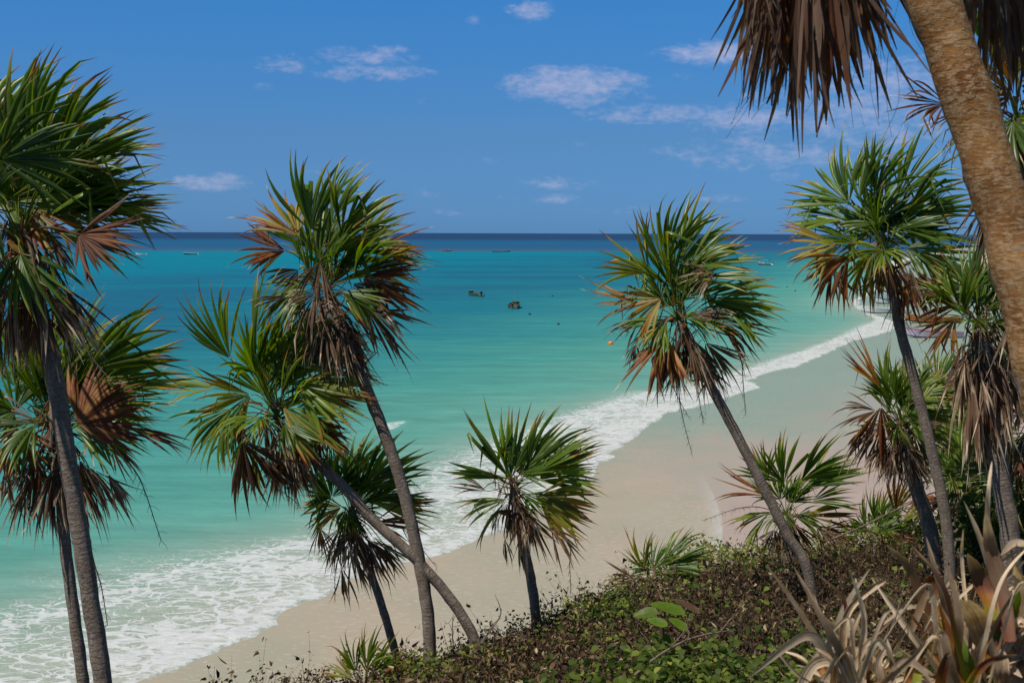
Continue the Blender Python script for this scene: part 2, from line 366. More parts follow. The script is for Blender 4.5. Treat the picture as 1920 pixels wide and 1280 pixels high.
# ---- beach
bazs = np.radians(np.linspace(-80, 80, 300)); brs = np.concatenate([np.geomspace(10, 330, 170), np.geomspace(345, 60000, 40)])
P, Q = polar(brs, bazs)
tb = sdist(P, inner); tf = sdist(P, film)
zb = beach_z(tb) + np.clip((-tb - 26) * .02, 0, .6)
def sand_material():
    t = NT('sand')
    p = t.pos(); sep = t.n('ShaderNodeSeparateXYZ', i0=p); X, Y = sep.outputs[0], sep.outputs[1]
    ti = t.attr('shore'); tf = t.attr('film')
    n1 = t.noise(p, .22, 4, .6); n2 = t.noise(t.scale(p, .5, 1.6, 1, .42), 2.2, 4, .65); n3 = t.noise(p, 14, 3, .6)
    wet = t.mix(t.mapr(n1, .3, .7), (.410, .333, .238), (.350, .305, .212))
    wet = t.mix(t.mapr(t.noise(t.scale(p, .18, .07, 1, .42), 1.0, 4, .6), .45, .7, 0, .5), wet, (.29, .315, .235))
    wet = t.mix(t.mapr(t.math('ADD', Y, t.math('MULTIPLY', t.math('SUBTRACT', n1, .5), 40.0)), 56, 92, 0, .9, True), wet, (.225, .305, .232))
    damp = t.mix(t.mapr(n1, .35, .65), (.375, .290, .235), (.40, .315, .255))
    dry_ = t.mix(n3, (.46, .37, .27), (.52, .43, .33))
    inland = t.mapr(t.math('ADD', ti, t.math('MULTIPLY', n1, 6.0)), -25, -21, 1, 0, True)
    soft = t.mapr(Y, 56, 74, .06, 9.0)
    dampf = t.mapr(t.math('ADD', tf, t.math('MULTIPLY', t.math('SUBTRACT', n1, .5), soft)), t.math('MULTIPLY', soft, -1.0), soft, 1, 0, True)
    c = t.mix(dampf, wet, damp)
    c = t.mix(inland, c, dry_)
    spk = t.mapr(t.noise(p, 1.1, 3, .6), .74, .80, 0, .5)
    c = t.mix(t.math('MULTIPLY', spk, inland), c, (.16, .11, .07))
    # painted into the colour: glints and lace of the thin returning water
    dn = t.noise(t.scale(p, .8, 1.5, 1, .4), 1.1, 3, .6)
    vor = t.t.nodes.new('ShaderNodeTexVoronoi'); vor.feature = 'DISTANCE_TO_EDGE'; vor.inputs['Scale'].default_value = 1.5
    dv = t.n('ShaderNodeVectorMath', _operation='ADD', i0=t.scale(p, .55, 1.7, 1, .42)); t.put(dv, 'i1', t.n('ShaderNodeCombineXYZ', i0=dn, i1=dn, i2=0.0).outputs[0])
    t.put(vor, 'Vector', dv.outputs[0])
    lace = t.mapr(vor.outputs[0], .0, .05, 1, 0, True)
    fn = t.noise(t.scale(p, .7, 2.2, 1, .42), 3.0, 4, .7)
    nearY = t.mapr(Y, 56, 67, 1, 0)
    near_edge = t.math('MULTIPLY', nearY, t.math('MULTIPLY', t.mapr(tf, 0, .3), t.mapr(tf, .5, 4.5, .9, 0)))
    lf = t.math('MULTIPLY', t.math('MULTIPLY', lace, t.mapr(fn, .38, .6)), near_edge)
    rim = t.math('MULTIPLY', nearY, t.math('MULTIPLY', t.math('MULTIPLY', t.mapr(tf, 0, .08), t.mapr(tf, .1, .7, .8, 0)), t.mapr(fn, .3, .6)))
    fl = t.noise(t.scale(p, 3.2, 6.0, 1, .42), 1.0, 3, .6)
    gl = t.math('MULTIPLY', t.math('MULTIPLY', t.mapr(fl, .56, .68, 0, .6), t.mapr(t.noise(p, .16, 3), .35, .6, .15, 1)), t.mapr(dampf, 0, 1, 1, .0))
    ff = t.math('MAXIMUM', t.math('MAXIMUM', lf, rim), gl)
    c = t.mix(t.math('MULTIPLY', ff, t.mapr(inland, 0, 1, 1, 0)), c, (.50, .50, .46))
    hgt = t.math('ADD', t.math('MULTIPLY', n2, 1.0), t.math('MULTIPLY', n3, .12))
    t.bsdf(c, t.mapr(inland, 0, 1, .42, .95), .06, t.bump(hgt, .35, .03))
    return t.m
beach = tag(mesh_obj('beach', np.column_stack([P, zb]), Q, sand_material(), attrs={'shore': tb, 'film': tf}, smooth=True), 'pale wet sand beach', None, None, 'structure')

# ---- bluff
E_u = [-3500, -1200, -400, 100, 300, 530, 800, 1000, 1130, 1250, 1400, 1530, 1700, 1920, 2600, 4500]
E_v = [2700, 1900, 1620, 1480, 1430, 1362, 1282, 1204, 1144, 1098, 1068, 1050, 1026, 1016, 1012, 1020]
E_d = [7, 8.5, 9.5, 11, 12, 13.5, 14.5, 16, 17.5, 19, 21, 22.5, 24, 25, 26, 26]
E_tan = [(u - 960) / F for u in E_u]
E_z = [at(960, v, d)[2] for v, d in zip(E_v, E_d)]
def edge(tanaz):
    return np.interp(tanaz, E_tan, E_d), np.interp(tanaz, E_tan, E_z)
Z0 = H - 1.75
def bluff_z(x, y):
    x = np.asarray(x, float); y = np.asarray(y, float)
    D, ZE = edge(x / np.maximum(y, .5))
    f = np.clip(y / D, 0, 1.0)
    z = Z0 + (ZE - Z0) * f ** .95
    over = np.maximum(y - D, 0)
    z = z - over * 1.05 - .25 * (1 - np.exp(-over * 2))
    return z + (vnoise(x * .8, y * .8) - .5) * .16
ys = np.concatenate([np.linspace(-14, 0, 8, endpoint=False), np.linspace(0, 36, 150)]); tn = np.linspace(-2.2, 1.7, 300)
Vb = []
for y in ys:
    yy = max(y, 5.0)
    Vb.append(np.column_stack([tn * yy, np.full(len(tn), y), bluff_z(tn * yy, np.full(len(tn), max(y, .6)))]))
Vb = np.vstack(Vb); Vb[:, 2] = np.maximum(Vb[:, 2], -.8)
i, j = np.meshgrid(np.arange(len(ys) - 1), np.arange(len(tn) - 1), indexing='ij'); a = (i * len(tn) + j).ravel()
Qb = np.stack([a, a + 1, a + len(tn) + 1, a + len(tn)], 1)
tag(mesh_obj('ground', Vb, Qb, M_SOIL, smooth=True), 'dark soil of the bluff under the scrub', None, None, 'structure')

# ------------------------------------------------------------------ scrub (stuff)
def region_points(n, umin, umax, ymin, extra):
    tan = RNG.uniform((umin - 960) / F, (umax - 960) / F, n)
    D, _ = edge(tan)
    y = np.sqrt(RNG.uniform(0, 1, n) * ((D + extra) ** 2 - ymin ** 2) + ymin ** 2)
    return tan * y, y, D

def leaf_quads(P, nrm, ax, L, W, fold, rnd):
    """two-quad leaves: base, mid pair, tip with a fold; P base point."""
    side = np.cross(nrm, ax); side /= np.linalg.norm(side, axis=1)[:, None] + 1e-9
    L = L[:, None]; W = W[:, None]; fold = fold[:, None]
    b = P; mid = P + ax * L * .5; tip = P + ax * L - nrm * L * .18
    l1 = P + ax * L * .30 + side * W * .5 + nrm * W * fold; r1 = P + ax * L * .30 - side * W * .5 + nrm * W * fold
    l2 = P + ax * L * .68 + side * W * .45 + nrm * W * fold; r2 = P + ax * L * .68 - side * W * .45 + nrm * W * fold
    V = np.stack([b, mid, tip, l1, r1, l2, r2], 1).reshape(-1, 3)
    o = (np.arange(len(P)) * 7)[:, None]
    Fq = np.concatenate([o + np.array([[0, 1, 5, 3]]), o + np.array([[0, 4, 6, 1]]), o + np.array([[1, 2, 5, 5]]), o + np.array([[1, 6, 2, 2]])])
    return V, Fq, np.repeat(rnd, 7)

def rand_dirs(n, up=0.0):
    d = RNG.normal(size=(n, 3)); d[:, 2] += up; return d / np.linalg.norm(d, axis=1)[:, None]

def tri_faces(V, Fq, rnd, name, mat):
    q = Fq[Fq[:, 2] != Fq[:, 3]]; t = Fq[Fq[:, 2] == Fq[:, 3]][:, :3]
    allt = np.concatenate([q[:, [0, 1, 2]], q[:, [0, 2, 3]], t])
    return mesh_obj(name, V, allt, mat, attrs={'rnd': rnd})

def greenness(x, y, D):
    u = 960 + F * x / y
    _, ze = edge(x / y)
    rim = np.clip((u - 1040) / 120, 0, 1) * np.clip(1 - (D - y) / 4.2, 0, 1)
    front = np.clip((u - 900) / 420, 0, 1) * np.clip((12.4 - y) / 4.5, 0, 1)
    return np.clip(np.maximum(rim * 1.0, front * .75) + (vnoise(x * .9 + 20, y * .9) - .55) * .8 + (vnoise(x * 3.1 + 20, y * 3.1) - .5) * .5 + .06, .04, 1)

def canopy(x, y): return .06 + .36 * vnoise(x * 1.4 + 7, y * 1.4) + .24 * vnoise(x * 4.5 + 3, y * 4.5)

ns = 12000                                   # upright stems, each bearing shrivelled leaves
x, y, D = region_points(ns, 330, 2600, 6.2, .9)
g = greenness(x, y, D)
pick = RNG.random(ns) > g * .8
x, y, D = x[pick], y[pick], D[pick]; ns = len(x)
SH = (.10 + .55 * vnoise(x * 1.3 + 7, y * 1.3) ** 1.3) * RNG.uniform(.55, 1.2, ns) + np.where(RNG.random(ns) < .04, RNG.uniform(.1, .3, ns), 0)
lean = RNG.normal(size=(ns, 2)) * .32; bend = RNG.normal(size=(ns, 2)) * .25
zb_ = bluff_z(x, y)
def stem_at(f): return np.column_stack([x + lean[:, 0] * SH * f + bend[:, 0] * SH * f * f, y + lean[:, 1] * SH * f + bend[:, 1] * SH * f * f, zb_ + SH * f])
rad = RNG.uniform(.002, .0062, ns); V = []
for kx, f in enumerate((0, .35, .7, 1)):
    pp = stem_at(f)
    for j in range(3):
        an = 2 * math.pi * j / 3; V.append(pp + np.column_stack([np.cos(an) * rad, np.sin(an) * rad, 0 * rad]) * (1 - .24 * kx))
V = np.stack(V, 1).reshape(-1, 3); o = (np.arange(ns) * 12)[:, None]
Fq = np.concatenate([o + np.array([[3 * kx + j, 3 * kx + (j + 1) % 3, 3 * kx + 3 + (j + 1) % 3, 3 * kx + 3 + j]]) for kx in range(3) for j in range(3)])
tag(mesh_obj('dry_stems', V, Fq, M_TWIG), 'thin bare upright stems standing in the brown scrub', 'scrub', None, 'stuff')
Ps, Rn = [], []
tone = RNG.normal(size=ns) * .12
for q in range(9):
    f = RNG.uniform(.25, 1.03, ns)
    pp = np.column_stack([x + lean[:, 0] * SH * f + bend[:, 0] * SH * f * f, y + lean[:, 1] * SH * f + bend[:, 1] * SH * f * f, zb_ + SH * f])
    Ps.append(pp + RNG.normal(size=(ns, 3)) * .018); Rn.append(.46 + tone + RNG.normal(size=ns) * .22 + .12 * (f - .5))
x2, y2, D2 = region_points(42000, 330, 2600, 6.2, 1.1)
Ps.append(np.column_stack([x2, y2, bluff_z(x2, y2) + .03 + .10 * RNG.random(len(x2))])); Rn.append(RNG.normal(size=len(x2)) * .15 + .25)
P3 = np.vstack(Ps); rn_ = np.clip(np.concatenate(Rn), 0, 1); k = len(P3)
Lf = RNG.uniform(.022, .07, k) * np.where(RNG.random(k) < .12, 1.4, 1)
axl = rand_dirs(k, -.5)
V, Fq, rr = leaf_quads(P3, rand_dirs(k, .2), axl, Lf, Lf * RNG.uniform(.18, .55, k), RNG.uniform(-.8, 1.1, k), rn_)
tag(tri_faces(V, Fq, rr, 'dead_scrub', M_BROWN), 'mat of withered brown scrub leaves covering the bluff', 'scrub', None, 'stuff')

n = 126000
x, y, D = region_points(n, 700, 2600, 6.2, .9)
g = greenness(x, y, D)
pick = RNG.random(n) < g ** 1.5 * .75
x, y, D = x[pick], y[pick], D[pick]; k = len(x)
zz = bluff_z(x, y) + canopy(x, y) * RNG.uniform(.45, 1.08, k) + .02
P3 = np.column_stack([x, y, zz])
size = np.where(y > D - 3.5, RNG.uniform(.025, .06, k), RNG.uniform(.03, .085, k))
ax = RNG.normal(size=(k, 3)) * [1, 1, .35]; ax /= np.linalg.norm(ax, axis=1)[:, None]
V, Fq, rr = leaf_quads(P3, rand_dirs(k, 1.3), ax, size, size * RNG.uniform(.6, .95, k), RNG.uniform(.05, .3, k), np.clip(RNG.normal(.45, .22, k) + np.where(y > D - 3.5, .22, 0), 0, 1))
tag(tri_faces(V, Fq, rr, 'green_vine', M_GREEN), 'low green creeping vine leaves growing through the brown scrub', 'ground cover', None, 'stuff')

# ------------------------------------------------------------------ fan palm fronds
WIND = np.array([.34, .12, 0.0]); G = np.array([0, 0, -1.0])
ST = np.array([.03, .22, .42, .56, .70, .85, 1.0])

def frond_geometry(rng, hub, a, nrm, R, Th, dry, droop=.35, wind=1.0, nseg=None, cup=.12, wscale=1.0, tipdry=.5, blunt=False, twist=1.0):
    """fan blade; returns V, F, attrs"""
    s = np.cross(nrm, a); s = norm(s)
    if nseg is None: nseg = int(np.clip(Th / 2.6, 10, 50))
    dth = math.radians(2 * Th) / nseg
    dth_w = max(dth, .09)
    dead = dry > .6
    V, Fc, dr, rn, ac, al = [], [], [], [], [], []
    ph = rng.uniform(0, 6.28, 4); off = rng.normal() * (.12 if not blunt else .03); cup = rng.uniform(.05, .62) if cup == .12 else cup; wind = wind * rng.uniform(.5, 1.7); fold0 = .06 if blunt else None
    for i in range(nseg):
        if rng.random() < (.06 if not dead else .10): continue
        th = math.radians(-Th) + dth * (i + .5) + rng.normal() * dth * .25 + off + dth * .9 * math.sin(i * .85 + ph[0])
        D = math.cos(th) * a + math.sin(th) * s
        T = -math.sin(th) * a + math.cos(th) * s
        D = norm(D + WIND * wind * .22 + nrm * (cup * abs(math.sin(th)) + .13 * math.sin(i * .6 + ph[2]) + rng.normal() * (.05 if not dead else .13)))
        L = R * (1 - .28 * (abs(th) / math.radians(150)) ** 1.5) * (1 + rng.normal() * .09 + .08 * math.sin(i * .5 + ph[3]))
        if dead: L *= rng.uniform(.75, 1.05)
        segw = rng.uniform(.5, 1.5)
        if blunt: L *= rng.uniform(.62, 1.06)
        rm = .47 * R
        dsg = droop * (1 + rng.normal() * .35 + .7 * math.sin(i * .45 + ph[1]))
        if rng.random() < .10: dsg += rng.uniform(.3, .9)
        B = G * dsg + WIND * wind * rng.uniform(.5, 1.2) + rng.normal(size=3) * (.07 if not dead else .22)
        tw = rng.normal() * (.35 if not dead else 1.1) * twist
        p = hub.copy(); prev = 0.0
        sd = dry + rng.normal() * .05
        sr = rng.random(); base = len(V)
        tipk = tipdry * rng.uniform(.3, 1.4); tipstart = rng.uniform(.55, .92)
        nd0 = norm(nrm - D * (nrm @ D))
        fold = (.32 if not dead else .5) if fold0 is None else fold0
        split = rng.random() < .35
        kink = int(rng.integers(3, 6)) if (rng.random() < .11 and not blunt and twist == 1.0) else 99; kd = norm(D * .35 + G * rng.uniform(.6, 1.2) + WIND * .6 + rng.normal(size=3) * .2)
        for k, tau in enumerate(ST):
            d = norm(D + B * tau ** 1.8) if k < kink else kd
            p = p + d * (tau - prev) * L; prev = tau
            r = tau * L
            w = dth_w * min(r, rm) * (1.42 if not dead else 1.3) * wscale
            if r > rm: w *= max(0.02, 1 - ((r - rm) / (L - rm + 1e-6)) ** (1.2 if not dead else 1.0))
            if blunt: w = dth_w * min(r, rm) * 1.25 * wscale * (1 if tau < .8 else (.75 if tau < .9 else .2)) * segw
            elif dead: w *= .80 if r > rm * .6 else .95
            an = tw * max(0, tau - .35)
            t_ = norm(T - d * (T @ d)); n_ = np.cross(d, t_)
            if n_ @ nrm < 0: n_ = -n_
            t2 = t_ * math.cos(an) + n_ * math.sin(an); n2 = np.cross(d, t2)
            if n2 @ n_ < 0: n2 = -n2
            V += [p - t2 * w * .5, p + n2 * w * fold, p + t2 * w * .5]
            q = sd + tipk * np.clip((tau - tipstart) / (1 - tipstart + .02), 0, 1)
            qe = q + .08 * tau
            if k == 0 and not dead: q -= -.10
            dr += [qe, q, qe]; rn += [sr] * 3; ac += [0, .5, 1]; al += [tau] * 3
            if k:
                b = base + 3 * (k - 1)
                Fc += [(b, b + 1, b + 4, b + 3), (b + 1, b + 2, b + 5, b + 4)]
    return V, Fc, dr, rn, ac, al

def petiole_geometry(rng, p0, p1, out0, a, r0, r1, dry):
    L = np.linalg.norm(p1 - p0)
    m1 = p0 + norm(out0) * L * .36; m2 = p1 - a * L * .30
    ts = np.linspace(0, 1, 7)[:, None]
    path = (1 - ts) ** 3 * p0 + 3 * (1 - ts) ** 2 * ts * m1 + 3 * (1 - ts) * ts ** 2 * m2 + ts ** 3 * p1
    V, Fc = tube(path, np.linspace(r0, r1, 7), 5, cap=False)
    return V, Fc, np.repeat(np.linspace(0, .3, 7), 5)

def make_frond(parent, rng, C0, hub, a, nrm, R, Th, dry, name=None, label=None, axis=None, pet=True, **kw):
    V, Fc, dr, rn, ac, al = frond_geometry(rng, hub, a, nrm, R, Th, dry, **kw)
    V = list(V)
    if pet:
        out0 = norm((hub - C0) + np.array([0, 0, .5]) * np.linalg.norm(hub - C0)) if dry < .75 else norm(hub - C0 + np.array([0, 0, .25]))
        Vp, Fp, alp = petiole_geometry(rng, C0, hub, out0, a, .0075 * kw.get('wscale', 1), .0045 * kw.get('wscale', 1), dry)
        pdry = .24 if dry < .55 else dry + .05
    if name is None: name = 'dead_frond' if dry > .6 else 'frond'
    o = mesh_obj(name, np.array(V), np.array([f for f in Fc], dtype=np.int32), M_LEAF, parent, {'dry': dr, 'rnd': rn, 'acr': ac, 'aln': al})
    if label: o['label'] = label
    if pet:          # the leaf stalk, a piece of the frond
        k = len(Vp); p_ = mesh_obj('petiole', np.asarray(Vp) - np.array(parent.location), Fp, M_LEAF, None, {'dry': [pdry] * k, 'rnd': [.5] * k, 'acr': [.5] * k, 'aln': alp}, smooth=True)
        p_.parent = o
    return o

def img_dir(ang, dc):
    an = math.radians(ang)
    return norm(RIGHT * math.cos(an) + UP * math.sin(an) + FWD * dc)

def make_palm(label, d, trunk_px, width_px, hub_px, fronds, seed, n_fill=6, n_dead=6, n_front=3, Rm=.75, Lp=.45, group='wind-blown fan palms on the bluff',
              mat=None, stalks=(), fibre=30, ground=True, name='fan_palm', ws=1.0, fill_az=None, sink=.5):
    rng = np.random.default_rng(seed)
    mat = mat or M_TRUNK
    sc = d / F
    tp = [at(*(p if len(p) == 3 else (p[0], p[1], d))) for p in trunk_px]
    C0 = at(hub_px[0], hub_px[1], d)
    base = tp[0].copy()
    if ground:
        gz = float(bluff_z(base[0], base[1]))
        if len(tp) > 1:
            dn = norm(tp[0] - tp[1])
        else: dn = np.array([0, 0, -1.0])
        foot = base + np.array([dn[0] * .4, dn[1] * .4, -1]) * max(base[2] - gz + sink * .3, .15)
        tp = [foot] + tp
    root = empty(name, (tp[0][0], tp[0][1], tp[0][2]))
    tag(root, label, 'palm tree', group)
    tp.append(C0)
    n = 64
    path = spline(tp, n)
    axis = norm(path[-1] - path[-8])
    w = width_px * sc * .5
    prof = np.interp(np.linspace(0, 1, n), [0, .08, .2, .8, .92, .97, 1], [1.15, 1.04, 1.0, .92, .88, .62, .3])
    ln = np.concatenate([[0], np.cumsum(np.linalg.norm(np.diff(path, axis=0), axis=1))])
    # ring relief and an uneven section
    kk = 14
    rr = w * prof[:, None] * (1 + .035 * np.sin(ln[:, None] * 21 + 1.3 * np.sin(np.arange(kk) / kk * 6.283 + 1)[None]) + rng.normal(size=(n, kk)) * .022)
    V, Fc = tube(path, rr, kk)
    mesh_obj('trunk', V, Fc, mat, root, {'aln': np.repeat(ln, kk)}, smooth=True)
    Ctop = C0
    # fibrous old leaf bases round the top of the trunk
    if fibre:
        V, Fc, dr, rn, ac, al = [], [], [], [], [], []
        below = np.vstack([path[-14:], [C0 + axis * q_ for q_ in (.05, .1, .16, .22)]])
        for i in range(fibre * 2):
            an = rng.uniform(0, 6.283); q = below[rng.integers(0, len(below))]
            rad = norm(np.cross(axis, [math.cos(an), math.sin(an), .3]))
            hang = rng.random() < .55; out = norm(rad * (.5 if hang else 1) + axis * (rng.uniform(.0, .9) if not hang else -rng.uniform(.3, 1.2))); L = rng.uniform(.16, .42); wd_ = rng.uniform(.006, .03) * ws
            p0 = q + rad * w * .85; path_ = [p0, p0 + out * L * .5, p0 + out * L * .8 + G * L * rng.uniform(-.1, .5)]
            sd = norm(np.cross(out, rad + rng.normal(size=3) * .2)); b = len(V); sr = rng.random(); dd = rng.uniform(.72, .90)  # sheath browns kept dark too, crown shade included in the tone
            for k2, pp in enumerate(spline(path_, 5)):
                ww = wd_ * (1 - .2 * k2)
                V += [pp - sd * ww, pp + rad * ww * .4, pp + sd * ww]; dr += [dd] * 3; rn += [sr] * 3; ac += [0, .5, 1]; al += [k2 / 4] * 3
                if k2:
                    c = b + 3 * (k2 - 1); Fc += [(c, c + 1, c + 4, c + 3), (c + 1, c + 2, c + 5, c + 4)]
        mesh_obj('leaf_sheath', V, Fc, M_LEAF, root, {'dry': dr, 'rnd': rn, 'acr': ac, 'aln': al})
    view = norm(C0 - CAM)
    for f in fronds:
        hu, hv, ang, Rpx, Th, dry = f[:6]; o = f[6] if len(f) > 6 else {}
        dz = o.get('dz', rng.uniform(-.25, .25) * Rm * (1 if dry < .6 else .8)); dc = o.get('dc', rng.uniform(-.35, .35) if dz < .1 else rng.uniform(0, .5))
        hub = at(hu, hv, d + dz); a = img_dir(ang, dc)
        face = o.get('face', 0)
        nb = norm(-view * .85 + np.array([0, 0, .55 if dry < .7 else .1]))
        nb = norm(nb - a * (nb @ a))
        roll = math.radians(o.get('roll', rng.uniform(-16, 16) if face else rng.uniform(-45, 45)))
        sd = np.cross(a, nb); nrm = norm(nb * math.cos(roll) + sd * math.sin(roll))
        dead = dry > .6
        if dry > .84 and not face: dry = .74 + (dry - .84) * .9  # hanging dead fronds toned darker: shade under the crown put into their colour
        make_frond(root, rng, Ctop, hub, a, nrm, Rpx * sc * (rng.uniform(1.02, 1.2) if dry < .6 else rng.uniform(.95, 1.1)), Th, dry, label=o.get('label'), cup=o.get('cup', .12 if not face else .1 + .25 * rng.random()), nseg=o.get('nseg'), droop=o.get('droop', .25 if not dead else .55), wind=o.get('wind', 1.0 if not dead else .45), wscale=ws * o.get('w', 1.0), pet=o.get('pet', True), tipdry=o.get('tip', .55), blunt=o.get('blunt', False), twist=o.get('tw', 1.0))
    n_fill = n_fill + 2 if n_fill else 0; n_front = n_front + 1 if n_front else 0
    for i in range(n_fill):
        az = i * 2.4 + rng.uniform(0, .6); el = math.radians(np.interp((i + .5) / max(n_fill, 1), [0, 1], [80, 0]) + rng.normal() * 8)
        out = np.array([math.cos(el) * math.cos(az), math.cos(el) * math.sin(az), math.sin(el)])
        if out[1] < -.25: out[1] *= -.6
        out = norm(out + axis * .4 + WIND * .85)
        hub = Ctop + out * Lp * rng.uniform(.5, 1.0) + G * Lp * .08
        a = norm(out + G * .18 + WIND * .35)
        nrm = np.array([0, 0, 1.0]) - out * .3; nrm = norm(nrm - a * (nrm @ a)); roll = rng.uniform(-.8, .8); sd = np.cross(a, nrm); nrm = nrm * math.cos(roll) + sd * math.sin(roll)
        make_frond(root, rng, Ctop, hub, a, nrm, Rm * rng.uniform(.85, 1.05), rng.uniform(45, 85), rng.uniform(.06, .2), droop=.3, wscale=ws)
    for i in range(n_front):
        az = (i - (n_front - 1) / 2) * .9 + rng.uniform(-.3, .3)
        out = norm(np.array([math.sin(az) * .9, -math.cos(az) * .8, rng.uniform(-.25, .45)]) + WIND * .3)
        hub = Ctop + out * Lp * rng.uniform(.35, .6)
        a = norm(out * np.array([1, .55, 1]) + G * rng.uniform(.2, .8) + WIND * .4)
        nrm = norm(np.array([0, -.5, .8])); nrm = norm(nrm - a * (nrm @ a)); roll = rng.uniform(-.5, .5); sd = np.cross(a, nrm); nrm = nrm * math.cos(roll) + sd * math.sin(roll)
        make_frond(root, rng, Ctop, hub, a, nrm, Rm * rng.uniform(.6, .85), rng.uniform(40, 65), rng.choice([.05, .1, .16, .22, .80]), droop=.6, wscale=ws)
    for i in range(n_dead + (7 if n_dead else 0)):
        az = i * 2.4 + rng.uniform(0, 1.0); el = math.radians(rng.uniform(-75, -25))
        out = np.array([math.cos(el) * math.cos(az), math.cos(el) * math.sin(az), math.sin(el)])
        out = norm(out + WIND * .25)
        hub = Ctop - axis * Lp * .35 + out * Lp * rng.uniform(.3, .75)
        a = norm(out * .6 + G * .8 + WIND * .2)
        nrm = norm(np.array([out[0], out[1], .2])); nrm = norm(nrm - a * (nrm @ a))
        make_frond(root, rng, Ctop - axis * Lp * .2, hub, a, nrm, Rm * rng.uniform(.6, .95), rng.uniform(22, 45), rng.choice([.70, .74, .78, .80, .82, .84, .93]), droop=.6, wind=.4, wscale=ws)  # mostly dark browns, so the skirt's colour carries the crown's shade
    for st in stalks:
        pts = [at(u, v, d - .05) for u, v in st]
        path_ = spline([Ctop] + pts, 26); V, Fc = tube(path_, np.linspace(.009, .003, 26) * ws, 5)
        V = list(V)
        for q in range(9, 26):
            for _ in range(0 if seed == 104 else 2):
                dirn = norm(rng.normal(size=3) * .8 + G * .8); L = rng.uniform(.03, .09)
                Vt, Ft = tube([path_[q], path_[q] + dirn * L * .6, path_[q] + dirn * L + G * .015], [.0022, .0018, .001], 3, cap=False)
                b = len(V); V += list(Vt); Fc += [tuple(b + z for z in f) for f in Ft]
        mesh_obj('flower_stalk', V, Fc, M_TWIG, root)
    return root

RUST = dict(label='rust red withered fan frond', face=1, tip=.2, w=1.55, droop=.15, cup=.02, nseg=34, tw=.15)
make_palm('tall fan palm cut off by the left edge, crown high against the sky', 9.0, [(195, 1300), (172, 1140), (150, 1000), (125, 850), (100, 690), (62, 545)], 34, (38, 455),
  [(20, 310, 97, 215, 38, .08, dict(face=1)), (65, 310, 72, 220, 32, .08, dict(face=1)), (95, 320, 52, 200, 34, .10), (125, 330, 36, 160, 36, .12), (120, 300, 12, 165, 38, .08),
   (95, 350, 2, 150, 42, .12), (-25, 270, 105, 190, 60, .08), (0, 300, 22, 150, 58, .04, dict(face=1, dz=-.35, roll=30)), (60, 330, 40, 170, 50, .08, dict(dz=.3)),
   (190, 388, -4, 150, 34, .26), (148, 440, -18, 118, 72, .64, dict(**RUST, dz=-.5)), (60, 392, -38, 130, 48, .42), (30, 425, -72, 120, 55, .86), (92, 440, -65, 105, 30, .9),
   (-20, 450, -98, 140, 50, .9), (-60, 330, 170, 200, 70, .1), (-60, 400, 200, 170, 60, .3), (10, 380, -20, 130, 60, .2), (100, 380, 10, 130, 50, .12, dict(dz=.2)), (20, 470, -80, 110, 40, .92), (80, 480, -55, 90, 40, .9)],
  101, n_fill=7, n_dead=5, Rm=.8, stalks=[[(100, 500), (128, 570), (132, 690)], [(5, 560), (15, 640), (40, 740)], [(-5, 560), (2, 640), (6, 700)]], fibre=46)
make_palm('fan palm behind the left-edge trunk, with an orange withered frond', 10.5, [(158, 1300), (140, 1160), (122, 1020), (112, 900)], 23, (105, 800),
  [(128, 690, 78, 150, 40, .1), (165, 695, 48, 165, 36, .1), (180, 725, 26, 165, 36, .1), (195, 755, 6, 135, 38, .16), (28, 725, 102, 155, 45, .12), (62, 715, 84, 150, 40, .1),
   (30, 770, 130, 90, 100, .15, dict(face=1)), (148, 795, 42, 112, 78, .53, dict(label='orange withered fan frond', face=1, tip=.15, dz=-.45, w=1.5, droop=.1, cup=.02, nseg=34, tw=.15)), (246, 800, -20, 105, 20, .66, dict(label='rust red withered fan frond', face=1, w=1.3, droop=.3, dz=-.2, tw=.3)),
   (202, 888, -68, 100, 22, .93), (15, 868, -86, 120, 24, .95), (60, 835, -80, 112, 38, .9), (150, 862, -72, 100, 30, .92), (205, 830, -48, 90, 34, .88), (0, 790, 190, 120, 50, .2), (140, 740, 40, 140, 60, .08, dict(dz=.3)),
   (60, 760, 20, 120, 80, .06, dict(dz=.3)), (30, 830, -110, 100, 40, .9), (180, 780, -10, 120, 50, .2), (20, 800, -60, 110, 50, .5)],
  102, n_fill=6, n_dead=5, stalks=[[(190, 835), (255, 885), (302, 1012)], [(150, 900), (172, 1035), (190, 1100), (202, 1172)], [(75, 925), (110, 975)]], fibre=30)
